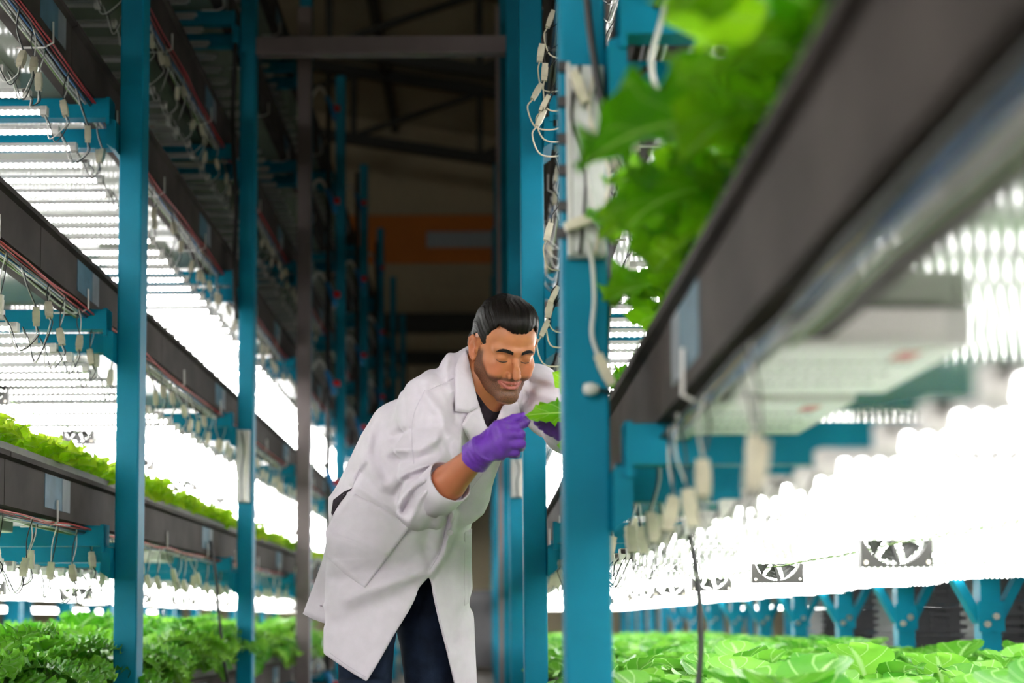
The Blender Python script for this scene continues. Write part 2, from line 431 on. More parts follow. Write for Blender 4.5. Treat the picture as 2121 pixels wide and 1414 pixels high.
# thin support wire below each glowing row, and fans
def fan_meshes():
    s, th = .07, .026; n = 40; fr = MB()
    for k in range(n):
        a0, a1 = 2*PI*k/n, 2*PI*(k+1)/n
        def sq(a):
            c, d_ = math.cos(a), math.sin(a); m = max(abs(c), abs(d_)); return (s*c/m, s*d_/m)
        r = .0655; p = [(r*math.cos(a0), r*math.sin(a0)), (r*math.cos(a1), r*math.sin(a1)), sq(a1), sq(a0)]
        b = len(fr.v)
        for y in (0, th):
            for q in p: fr.v.append((q[0], y, q[1]))
        for q in ((0, 1, 2, 3), (7, 6, 5, 4), (0, 4, 5, 1), (3, 2, 6, 7)): fr.f.append(tuple(b+i for i in q)); fr.mi.append(0)
    me_f = fr.mesh('frame', M_FANIN)
    hub = MB().tube([(0, .002, 0), (0, .022, 0)], .024, 20).mesh('hub', M_BLACKP, False)
    st = MB()
    for k in range(4):
        a = PI/4+k*PI/2+.35; st.bar((.02*math.cos(a), .004, .02*math.sin(a)), (.067*math.cos(a+.5), .004, .067*math.sin(a+.5)), .007, .006)
    me_s = st.mesh('strut', M_BLACKP)
    bl = MB(); b = 0
    for i in range(5):
        r = .022+.041*i/4
        for j, (da, y) in enumerate(((-.25-.1*i/4, .008), (.32+.14*i/4, .022))):
            bl.v.append((r*math.cos(da), y, r*math.sin(da)))
    for i in range(4): bl.f.append((2*i, 2*i+1, 2*i+3, 2*i+2)); bl.mi.append(0)
    me_b = bl.mesh('blade', mat('fan_blade', (.05, .05, .048), .35))
    scr = MB()
    for sx_ in (-1, 1):
        for sz in (-1, 1): scr.tube([(sx_*.061, -.002, sz*.061), (sx_*.061, .003, sz*.061)], .0045, 8)
    return me_f, hub, me_s, me_b, scr.mesh('screw', M_BOLT)
FM = fan_meshes()
def fan(x, y, z, label, group):
    t = empty('cooling_fan', (x, y, z)); tag(t, label, 'fan', group)
    obj('frame', FM[0], t); obj('hub', FM[1], t); obj('strut', FM[2], t); obj('screw', FM[4], t)
    for k in range(7): obj('blade', FM[3], t, None, (0, 2*PI*k/7, 0))
for i in range(8):
    fan(XT[1]+.54, 2.71+1.1*i, LOWZ[1]-.135, 'small square cooling fan among the right tubes, %s from the camera' % ordw(i+1), 'fans on the right')
    fan(-(XT[-1]+.54), 4.4+1.1*i+.55, LOWZ[1]-.135, 'small square cooling fan above the kale, %s from the camera' % ordw(i+1), 'fans above the kale')
    fan(-(XT[-1]+.54), 4.4+1.1*i+.55, LOWZ[2]-.135, 'small square cooling fan above the lettuce, %s from the camera' % ordw(i+1), 'fans above the lettuce')
for side, li, nm in ((1, 1, 'above the pak choi'), (-1, 1, 'above the kale'), (-1, 2, 'above the lettuce'), (-1, 3, 'in the uppermost glowing tier')):
    z = LOWZ[li]-HT-.012; x = side*(XT[side]+.53)
    pts = [(x+random.uniform(-.003, .003), y, z+random.uniform(-.003, .003)) for y in np.arange(.6, 14, .31)]
    tag(MB().tube(pts, .0024, 5).build('support_wire', M_GREENW, None, True), 'thin green support wire running under the tubes %s' % nm, 'wire')
# LED drivers under the troughs
def driver(side, li, x0, x1, y0, y1, label, group, th=.032):
    z = LOWZ[li]+.004; t = empty('driver_box', (side*(x0+x1)/2, (y0+y1)/2, z)); tag(t, label, 'driver box', group)
    hx, hy = (x1-x0)/2, (y1-y0)/2
    MB().box(-hx, hx, -hy, hy, -th, .008).build('housing', M_WBOX, t, bevel=.004)
    for q in (-1, 1): MB().box(-hx*.7, hx*.7, q*hy-.006 if q > 0 else -hy-.012, q*hy+.012 if q > 0 else -hy+.006, -th*.7, .004).build('end_flange', M_CAP, t)
    rnd = random.Random(int(y0*100)); ink = MB()
    for r in range(3):
        xx = -hx*.8
        while xx < hx*.6:
            w = rnd.uniform(.004, .012); yy = hy*(.45-.42*r); ink.box(xx, xx+w, yy, yy+.009, -th-.0006, -th+.0004); xx += w+rnd.uniform(.002, .006)
    ink.build('print_lines', M_INK, t)['kind'] = 'stuff'
    MB().box(hx*.35, hx*.6, -hy*.8, -hy*.5, -th-.0006, -th+.0004).build('red_print', M_INKR, t)
    return t
driver(1, 1, .305, .50, 1.40, 1.70, 'pale printed driver box nearest the camera under the right trough', 'drivers')
driver(1, 1, .30, .48, 1.76, 2.08, 'pale printed driver box under the right trough, next to the blue beam', 'drivers')
for i in range(5):
    for li in (1, 3, 4):
        y = 4.4+2.2*i
        driver(-1, li, XTUBE[-1]+.12, XTUBE[-1]+.42, y-.40, y-.16, 'pale driver box before the %s left beam, %s tier' % (ordw(i+1), TIER[li]), 'drivers on the left')
# junction boxes and trunking on the posts
def trunk(side, y, z0, z1, label, w=.058):
    xc = side*(XP[side]+PW*.55); t = empty('wiring_trunk', (xc, y, z0)); tag(t, label, 'trunking', 'pale wiring trunks on posts')
    h = z1-z0
    MB().box(-w/2, w/2, -.022, 0, 0, h).build('base', M_WBOX, t, bevel=.003)
    MB().box(-w/2+.004, w/2-.004, -.030, -.022, .004, h-.004).build('cover', mat('clear_cover', (.62, .64, .62), .12, var=.05, scale=20), t, bevel=.002)
    MB().box(-w/2-.003, -w/2+.002, -.034, 0, 0, h).build('edge_rail', M_WBOX, t)
    rnd = random.Random(int(y*10))
    for k in range(3):
        x = rnd.uniform(-w*.3, w*.3); o = Vector((x, -.034, 0))
        MB().tube(smooth_path([o+Vector((0, 0, h*.98)), o+Vector((rnd.uniform(-.02, .02), -.01, h*.7)), o+Vector((rnd.uniform(-.02, .02), -.012, h*.4)), o+Vector((rnd.uniform(-.01, .01), 0, 0))]), .003, 5).build('wire', (M_WHITEW, M_BLACKW, M_CREAM)[k], t, True)
    return t
a, b = W(1215, 528, 2.17), W(1215, 130, 2.17)
tk = trunk(1, 2.2, a[2], b[2], 'pale wiring trunk on the nearest right blue post')
a2 = W(1215, 528, 2.17)
lc = lambda px, py, Y=2.15: Vector(W(px, py, Y))-Vector(tk.location)
obj('connector', connector_mesh(lc(1188, 150), (.35, 0, -1)), tk); obj('connector', connector_mesh(lc(1170, 472), (1.4, 0, .5)), tk)
for py in (135, 208, 285, 350, 425, 480):
    c = lc(1163, py, 2.19); MB().box(c.x-.006, c.x+.008, -.008, 0, c.z-.008, c.z+.008).build('clip', M_BLACKP, tk)
a, b = W(510, 1040, 6.58), W(510, 890, 6.58)
trunk(-1, 6.6, a[2], b[2], 'pale wiring trunk on the second left blue post')
a, b = W(1075, 1030, 6.58), W(1075, 950, 6.58); trunk(1, 6.6, a[2], b[2], 'pale wiring trunk on the third right blue post')
# the white lead hanging down the near right post
t = empty('hanging_lead', tuple(W(1222, 530, 2.17))); o0 = Vector(t.location); tag(t, 'white lead with connector hanging down the nearest right post', 'cable')
pp = [Vector(W(x, y, 2.165))-o0 for x, y in ((1218, 500), (1226, 540), (1231, 620), (1226, 690), (1238, 735))]
MB().tube(smooth_path(pp), .0035, 6).build('wire', M_WHITEW, t, True); obj('connector', connector_mesh(pp[-1], (.45, 0, -1)), t)
t = empty('post_knob', tuple(W(1222, 808, 2.19))); tag(t, 'small white knob with stem on the nearest right post', 'knob')
MB().tube([(-.012, -.010, 0), (-.010, -.011, 0), (0, -.013, 0), (.010, -.011, 0), (.014, -.010, 0)], [.002, .009, .011, .008, .003], 10).build('head', M_WBOX, t, True); MB().tube([(.01, -.01, 0), (.034, .0, -.004)], .003, 6).build('stem', M_BLACKW, t)
# black feeder cables
def cable(pix, Y, r, label, m=M_BLACKW, name='feeder_cable'):
    pts = smooth_path([W(x, y, Y if not isinstance(Y, (list, tuple)) else Y[i]) for i, (x, y) in enumerate(pix)])
    o = MB().tube(pts, r, 6).build(name, m, None, True); tag(o, label, 'cable'); return o
cable([(1240, -60), (1252, 120), (1258, 300), (1262, 560), (1256, 700), (1252, 900)], 2.32, .0055, 'black feeder cable running down beside the nearest right post')
cable([(1212, -40), (1222, 60), (1238, 170), (1252, 240)], 2.15, .006, 'thick black cable curving down the top of the nearest right post')
cable([(1340, 140), (1300, 180), (1255, 238)], 2.28, .005, 'short black cable slanting into the nearest right post')
lp = MB().tube(smooth_path([(.285, 1.93, LOWZ[2]-.02)]+[tuple(W(x, y, 1.9)) for x, y in ((1375, 20), (1350, 120), (1360, 180), (1395, 205), (1415, 175))]), .004, 6).build('feeder_cable', M_WHITEW, None, True)
tag(lp, 'looping white lead hanging in front of the mustard leaves', 'cable')
cable([(1425, 1090), (1437, 1150), (1448, 1230), (1452, 1330), (1446, 1430)], 2.5, .0055, 'black cable hanging down in front of the pak choi')
cable([(488, 90), (482, 250), (489, 420), (486, 560), (490, 660)], 6.5, .012, 'black cable running up the second left blue post')
cable([(436, 1120), (448, 1200), (455, 1290), (470, 1414)], 6.2, .008, 'black cable hanging over the kale on the left')
# ------------------------------------------------------------------ grey portal frame across the aisle
a, b = W(620, 25, 8.6), W(648, 25, 8.6)
def portal(x0, x1, label):
    t = empty('portal_post', ((x0+x1)/2, 8.55, 0)); h = (x1-x0)/2; tag(t, label, 'post')
    MB().box(-h, h, -.03, .03, 0, 3.88+CAMZ).build('upright', M_GREY, t, bevel=.004); MB().box(-h-.04, h+.04, -.06, .06, 0, .012).build('foot_plate', M_GREY, t)
portal(a[0], b[0], 'tall grey steel upright standing by the left rack')
portal(.100, .128, 'tall grey steel upright standing by the right rack')
t = empty('portal_rail', ((-1.095+.13)/2, 6.64, CAMZ+2.77)); tag(t, 'grey steel rail spanning the aisle overhead', 'rail')
hw = (1.095+.13)/2
MB().box(-hw, hw, -.02, .02, .022, .092).build('web', M_GREY, t); MB().box(-hw, hw, -.035, .03, 0, .022).build('flange', M_GREY, t, bevel=.004)
# water pipes with valves on the left rack
M_VALVE = mat('blue_valve', (.01, .22, .52), .35); M_VRED = mat('red_handle', (.55, .012, .015), .35)
for i, y in enumerate((9.5, 11.7, 13.9)):
    x = -1.06; t = empty('water_pipe', (x, y, 0)); tag(t, 'blue water pipe with red-handled valves beside the left rack, %s from the camera' % ordw(i+1), 'pipe', 'water pipes')
    MB().cyl((0, 0, 0), (0, 0, 4.6), .017, 10).build('riser', M_DARK, t, True)
    for li in range(7):
        z = LOWZ[li]
        v_ = MB().tube([(-.01, 0, z+.05), (.035, -.01, z-.06), (.05, -.01, z-.12)], .02, 10).build('valve', M_VALVE, t, True)
        MB().box(.04, .085, -.04, .0, z-.06, z-.02).build('handle', M_VRED, v_, bevel=.005)
        MB().tube(smooth_path([(-.01, 0, z+.05), (-.06, 0, z+.12), (-.12, 0, z+.06)]), .012, 6).build('hose', M_WHITEW, t, True)
# ------------------------------------------------------------------ neighbouring racks beyond
def neighbour(side, x0, label):
    t = empty('grow_rack', (side*x0, 0, 0)); tag(t, label, 'rack')
    po = xbox(MB(), side, 0, .08, 0, .08, 0, POSTTOP).mesh('post', M_BLUE); dep = 1.7
    tr = MB(); xbox(tr, side, .1, dep, 0, 21, 0, .02); xbox(tr, side, .1, .12, 0, 21, 0, TH)
    trm = tr.mesh('trough', M_GAL)
    for k in range(19):
        obj('post', po, t, (0, 1.1*k, 0))
        if k % 2 == 0: obj('post', po, t, (side*dep, 1.1*k, 0))
    for li in range(5): obj('trough', trm, t, (0, 0, LOWZ[li]))
    for li in (1, 2):
        hb = MB(); db = MB()
        for y in np.arange(1, 20, TP*1.5):
            xbox(hb, side, .2, dep-.1, y-.011, y+.011, 0, .014); xbox(db, side, .2, dep-.1, y-.0085, y+.0085, -.012, 0)
        h_ = hb.build('led_tube_row', M_ALU, t); h_.location.z = LOWZ[li]-HT; h_['kind'] = 'stuff'
        dd = db.build('diffuser', M_LEDM, h_); dd['kind'] = 'stuff'
neighbour(1, 3.35, 'neighbouring blue rack with glowing tubes far right beyond the pak choi')
neighbour(-1, 4.3, 'neighbouring blue rack with glowing tubes beyond the kale on the left')
def crate_mesh():
    mb = MB(); w, d_, h = .30, .20, .16
    mb.box(-w, w, -d_, d_, 0, .012)
    for z in (.02, .06, .10, .14): mb.box(-w-.012, w+.012, -d_-.012, d_+.012, z, z+.018)
    mb.box(-w+.01, w-.01, -d_+.01, d_-.01, .01, h)
    for k in range(7):
        x = -w+.02+k*.092; mb.box(x, x+.014, -d_-.008, d_+.008, .01, h)
    return mb.mesh('plastic_crate', M_CRATE)
CM = crate_mesh()
for i, (x, y) in enumerate(((2.55, 6.3), (2.62, 8.0), (2.6, 9.6))):
    for k in range(6):
        o = obj('plastic_crate', CM, None, (x, y, k*.165), (0, 0, random.uniform(-.05, .05)))
        tag(o, 'dark ribbed crate, %s from the floor in the %s stack beyond the right rack' % (ordw(k+1), ('nearest', 'middle', 'farthest')[i]), 'crate', 'stacked crates')
gb = W(992, 1225, 19), W(1012, 1385, 19)
t = empty('floor_cabinet', (-.05, 20.5, 0)); tag(t, 'dark grey cabinet standing at the far end of the aisle', 'cabinet')
MB().box(-.28, .28, -.25, .25, .06, 1.2).build('body', mat('cabinet_grey', (.09, .085, .09), .5), t, bevel=.01); MB().box(-.25, .25, -.27, -.25, .1, 1.16).build('door', mat('cabinet_door', (.11, .105, .11), .45), t, bevel=.006); MB().box(-.2, -.18, -.29, -.27, .6, .75).build('handle', M_BOLT, t)

# ------------------------------------------------------------------ plants
def leaf_mat(name, c_lo, c_hi, vein, trans=.4, rough=.42, nscale=14, ribw=.05, veinamt=.5, nveins=7, spec=.5):
    m = bpy.data.materials.new(name); m.use_nodes = True; nt = m.node_tree; b = nt.nodes['Principled BSDF']; L = nt.links.new
    b.inputs['Roughness'].default_value = rough; b.inputs['Specular IOR Level'].default_value = spec
    uv = nt.nodes.new('ShaderNodeUVMap'); sp = nt.nodes.new('ShaderNodeSeparateXYZ'); L(uv.outputs[0], sp.inputs[0])
    def math_(op, a, b_=None):
        n = nt.nodes.new('ShaderNodeMath'); n.operation = op
        for i, q in enumerate((a, b_)):
            if q is None: continue
            if isinstance(q, (int, float)): n.inputs[i].default_value = q
            else: L(q, n.inputs[i])
        return n.outputs[0]
    s_ = math_('ABSOLUTE', math_('SUBTRACT', sp.outputs['Y'], .5))      # 0 at the rib, .5 at the rim
    rib = nt.nodes.new('ShaderNodeMapRange'); rib.inputs['From Min'].default_value = ribw; rib.inputs['From Max'].default_value = ribw*.3; L(s_, rib.inputs['Value'])
    ph = math_('SUBTRACT', math_('MULTIPLY', sp.outputs['X'], float(nveins)), math_('MULTIPLY', s_, 2.6))
    fr = math_('ABSOLUTE', math_('SUBTRACT', math_('FRACT', ph), .5))
    vn = nt.nodes.new('ShaderNodeMapRange'); vn.inputs['From Min'].default_value = .07; vn.inputs['From Max'].default_value = .02; vn.inputs['To Max'].default_value = veinamt; L(fr, vn.inputs['Value'])
    mx = math_('MAXIMUM', rib.outputs[0], vn.outputs[0])
    tc = nt.nodes.new('ShaderNodeTexCoord'); ns = nt.nodes.new('ShaderNodeTexNoise'); ns.inputs['Scale'].default_value = nscale; ns.inputs['Detail'].default_value = 4; L(tc.outputs['Object'], ns.inputs['Vector'])
    oi = nt.nodes.new('ShaderNodeObjectInfo')
    fac = math_('ADD', math_('MULTIPLY', ns.outputs['Fac'], .9), math_('MULTIPLY', math_('SUBTRACT', oi.outputs['Random'], .5), .55))
    rp = nt.nodes.new('ShaderNodeValToRGB'); rp.color_ramp.elements[0].position = .2; rp.color_ramp.elements[1].position = .75
    rp.color_ramp.elements[0].color = (*c_lo, 1); rp.color_ramp.elements[1].color = (*c_hi, 1); L(fac, rp.inputs['Fac'])
    mc = nt.nodes.new('ShaderNodeMix'); mc.data_type = 'RGBA'; L(mx, mc.inputs['Factor']); L(rp.outputs['Color'], mc.inputs['A']); mc.inputs['B'].default_value = (*vein, 1)
    L(mc.outputs['Result'], b.inputs['Base Color'])
    bp = nt.nodes.new('ShaderNodeBump'); bp.inputs['Strength'].default_value = .35; bp.inputs['Distance'].default_value = .004; L(mx, bp.inputs['Height']); L(bp.outputs['Normal'], b.inputs['Normal'])
    tr = nt.nodes.new('ShaderNodeBsdfTranslucent'); L(mc.outputs['Result'], tr.inputs['Color'])
    ms = nt.nodes.new('ShaderNodeMixShader'); ms.inputs['Fac'].default_value = trans; L(b.outputs[0], ms.inputs[1]); L(tr.outputs[0], ms.inputs[2])
    L(ms.outputs[0], nt.nodes['Material Output'].inputs['Surface'])
    return m
M_LET = leaf_mat('lettuce_leaf', (.42, .74, .010), (.74, .93, .05), (.7, .85, .3), .55, .38, 18, .05, .35)
M_KALE = leaf_mat('kale_leaf', (.09, .38, .015), (.38, .78, .07), (.45, .7, .3), .34, .32, 10, .05, .45)
M_MUS = leaf_mat('mustard_leaf', (.10, .40, .004), (.38, .76, .015), (.45, .75, .15), .5, .34, 9, .04, .4, 6)
M_PAK = leaf_mat('pak_choi_leaf', (.07, .33, .02), (.27, .64, .07), (.50, .78, .30), .34, .36, 9, .06, .7, 6)
M_STEM = mat('pale_stem', (.45, .68, .28), .4)
def leaf_arrays(L, Wd, nl, nw, prof, e0, e1, cup, ruf, rfreq, serr=0., sfreq=9., pet=.12, petw=.16, seed=0, fine=0., eexp=2.2):
    rnd = np.random.RandomState(seed); V = []; UV = []
    ph = rnd.uniform(0, 6.28, 6); cx = cz = 0.; prev = 0
    for i in range(nl+1):
        t = i/nl; e = R(e0+(e1-e0)*t**1.3)
        if i: cx += L/nl*math.cos(e); cz += L/nl*math.sin(e)
        n = np.array([-math.sin(e), 0, math.cos(e)])
        if t < pet: w = petw*.5
        else: w = max(petw*.5*(1-t), prof((t-pet)/(1-pet)))
        w *= Wd/2
        for j in range(nw+1):
            s = -1+2*j/nw; sd = 0 if s < 0 else 1
            edge = abs(s)**eexp
            ww = w*(1+serr*edge*math.sin(sfreq*2*PI*t+ph[sd])*.5+serr*.4*edge*math.sin(sfreq*4.7*t*PI+ph[2+sd]))
            z = cup*s*s*w
            act = max(0, min(1, (t-pet)*6))
            z += ruf*edge*act*(math.sin(rfreq*2*PI*t+ph[sd]+2.5*abs(s))+.6*math.sin(rfreq*3.7*PI*t+ph[sd+2]-3*abs(s)))
            sh = ruf*.5*edge*act*math.cos(rfreq*2*PI*t+ph[sd+4]) if ruf else 0
            if fine: z += fine*rnd.uniform(-1, 1)*edge*act; sh += fine*rnd.uniform(-1, 1)*edge*act
            V.append((cx+n[0]*z+sh, s*ww*(1-.0*edge), cz+n[2]*z)); UV.append((t, (s+1)/2))
    Fc = []
    for i in range(nl):
        for j in range(nw):
            a = i*(nw+1)+j; Fc.append((a, a+1, a+nw+2, a+nw+1))
    return V, Fc, UV
def mesh_uv(name, V, Fc, UV, m):
    me = bpy.data.meshes.new(name); me.from_pydata(V, [], Fc); me.materials.append(m)
    ul = me.uv_layers.new(name='UVMap'); li = np.empty(len(me.loops), np.int32); me.loops.foreach_get('vertex_index', li)
    ul.data.foreach_set('uv', np.asarray(UV, np.float32)[li].ravel()); me.polygons.foreach_set('use_smooth', [True]*len(me.polygons)); me.update()
    return me
def prof_round(p): return lambda t: math.sin(PI*min(1, t**p))**.62 if 0 < t < 1 else 0.02
def prof_obov(t): return max(.02, (math.sin(PI*t**1.35))**.7) if 0 < t < 1 else .02
LV = {'lettuce': [], 'kale': [], 'mustard': [], 'pak': []}
for v in range(5):
    r_ = random.Random(v)
    LV['lettuce'].append((leaf_arrays(.115, .105, 10, 8, prof_obov, r_.uniform(55, 80), r_.uniform(-35, 20), .25, .010, 3.2, .14, 5, .05, .3, v), M_LET))
    LV['kale'].append((leaf_arrays(.27, .15, 120, 18, prof_round(.8), r_.uniform(76, 88), r_.uniform(-60, 20), .2, .0085, 17., .16, 11, .22, .1, 20+v, .0030, 4.0), M_KALE))
    LV['mustard'].append((leaf_arrays(.25, .17, 26, 12, prof_obov, r_.uniform(62, 84), r_.uniform(-55, 5), .2, .012, 5., .30, 12, .2, .1, 40+v, .002), M_MUS))
    LV['pak'].append((leaf_arrays(.175, .115, 14, 8, prof_obov, r_.uniform(62, 80), r_.uniform(-15, 25), .32, .004, 2.3, .03, 4, .30, .22, 60+v), M_PAK))
LM = {k: [mesh_uv('leaf', *a, m) for a, m in v] for k, v in LV.items()}
def plant_rots(kind, rnd):
    out = []
    n = {'lettuce': 9, 'kale': 10, 'mustard': 8, 'pak': 9}[kind]
    for k in range(n):
        inner = k/n; s = {'lettuce': (.7, 1.1), 'kale': (.75, 1.15), 'mustard': (.65, 1.15), 'pak': (.75, 1.12)}[kind]
        tilt = {'lettuce': -25+inner*45, 'kale': -28+inner*38, 'mustard': -22+inner*30, 'pak': -24+inner*34}[kind]
        out.append((rnd.randrange(5), k*2.399+rnd.uniform(-.3, .3), R(-tilt+rnd.uniform(-8, 8)), rnd.uniform(*s)))
    return out
def place_rot(rz, tilt): return (Matrix.Rotation(rz, 4, 'Z') @ Matrix.Rotation(tilt, 4, 'Y')).to_euler()
JOINED = {}
for kind in LV:
    JOINED[kind] = []
    for v in range(4):
        rnd = random.Random(100+v); V = []; Fc = []; UV = []
        for (vi, rz, tilt, s) in plant_rots(kind, rnd):
            (lv, lf, lu), _ = LV[kind][vi]; Mx = np.array(Matrix.Rotation(rz, 3, 'Z') @ Matrix.Rotation(tilt, 3, 'Y'))*s
            b = len(V); V += [tuple(q) for q in (np.array(lv) @ Mx.T)]; Fc += [tuple(b+i for i in f_) for f_ in lf]; UV += lu
        JOINED[kind].append(mesh_uv(kind+'_plant', V, Fc, UV, LV[kind][0][1]))
stem_me = MB().tube([(0, 0, -.01), (0, 0, .02), (0, 0, .035)], [.012, .010, .006], 7).mesh('stem', M_STEM, True)
NAMES = {'lettuce': 'lettuce', 'kale': 'curly_kale', 'mustard': 'mustard_green', 'pak': 'pak_choi'}
CATS = {'lettuce': 'lettuce', 'kale': 'kale', 'mustard': 'mustard green', 'pak': 'pak choi'}
def plant(kind, loc, label, group, parts, sc=1.):
    rnd = random.Random(int(abs(loc[0])*9173+loc[1]*3331))
    if not parts:
        o = obj(NAMES[kind], rnd.choice(JOINED[kind]), None, loc, (0, 0, rnd.uniform(0, 6.28)), (sc*rnd.uniform(.85, 1.12),)*3); tag(o, label, CATS[kind], group); return o
    t = empty(NAMES[kind], loc, rnd.uniform(0, 6.28)); s0 = sc*rnd.uniform(.88, 1.12); t.scale = (s0,)*3; tag(t, label, CATS[kind], group)
    obj('stem', stem_me, t)
    for (vi, rz, tilt, s) in plant_rots(kind, rnd):
        obj('leaf', LM[kind][vi], t, None, place_rot(rz, tilt), (s,)*3)
    return t
def stuff_field(kind, spots, label, name):
    V = []; Fc = []; UV = []; b = 0; rnd = random.Random(5)
    src = [(np.array([v.co[:] for v in me.vertices]), [tuple(p.vertices) for p in me.polygons]) for me in JOINED[kind]]
    uvs = []
    for me in JOINED[kind]:
        n = len(me.vertices); u = np.zeros((n, 2)); 
        for lp, d_ in zip(me.loops, me.uv_layers[0].data): u[lp.vertex_index] = d_.uv
        uvs.append(u)
    for x, y, z in spots:
        k = rnd.randrange(4); vv, ff = src[k]; a = rnd.uniform(0, 6.28); c, s = math.cos(a), math.sin(a)
        q = vv @ np.array([[c, s, 0], [-s, c, 0], [0, 0, 1]])+np.array([x, y, z]); V += q.tolist(); Fc += [tuple(i+b for i in f_) for f_ in ff]; UV += uvs[k].tolist(); b += len(vv)
    o = obj(name, mesh_uv(name, V, Fc, UV, LV[kind][0][1])); tag(o, label, CATS[kind], kind='stuff'); return o
ZB = LOWZ[0]+TH+.02; ZA = LOWZ[1]+TH+.02
jit = lambda a: random.uniform(-a, a)
# pak choi, right rack, bottom trough
for r in range(8):
    x = XT[1]+.12+.215*r
    for k in range(30):
        y = 1.55+.22*k
        plant('pak', (x+jit(.02), y+jit(.02), ZB-.06+jit(.015)), 'leafy pak choi on the right, %s row from the aisle, %s from the camera' % (ordw(r+1), ordw(k+1)), 'pak choi on the right', y < 5.0, 1.28)
stuff_field('pak', [(XT[1]+.12+.19*r+jit(.02), y+jit(.02), ZB-.02) for r in range(0, 9) for y in np.arange(8.2, 12.5, .27)], 'far pak choi plants filling the back of the right trough', 'pak_choi_field')
# kale, left rack, bottom trough
for r in range(5):
    x = -(XT[-1]+.13+.19*r)
    for k in range(36):
        y = 3.2+.20*k
        plant('kale', (x+jit(.02), y+jit(.03), ZB-.02+jit(.015)), 'curly green kale on the left, %s row from the aisle, %s from the camera' % (ordw(r+1), ordw(k+1)), 'kale on the left', y < 6.6 and r < 3, 1.3)
# lettuce, left rack, second trough
for r in range(2):
    x = -(XT[-1]+.055+.12*r)
    for k in range(90):
        y = 3.2+.118*k
        plant('lettuce', (x+jit(.01), y+jit(.015), ZA+.005), 'pale green lettuce on the left, %s row, %s from the camera' % (('outer', 'inner')[r], ordw(k+1)), 'lettuce on the left', y < 7 and r == 0, .9)
# mustard greens, right rack, second trough
for r in range(3):
    x = XT[1]+.075+.13*r
    for k in range(22):
        y = .75+.155*k
        nr = 2.35 < y < 4.1
        plant('mustard', (x+jit(.015)+(.09 if nr else (.07 if y < 1.55 else .04)), y+jit(.03), ZA), 'frilly mustard green on the right, %s row from the aisle, %s from the camera' % (ordw(r+1), ordw(k+1)), 'mustard greens on the right', True, .72 if nr else (1.28 if y < 1.55 else 1.06))

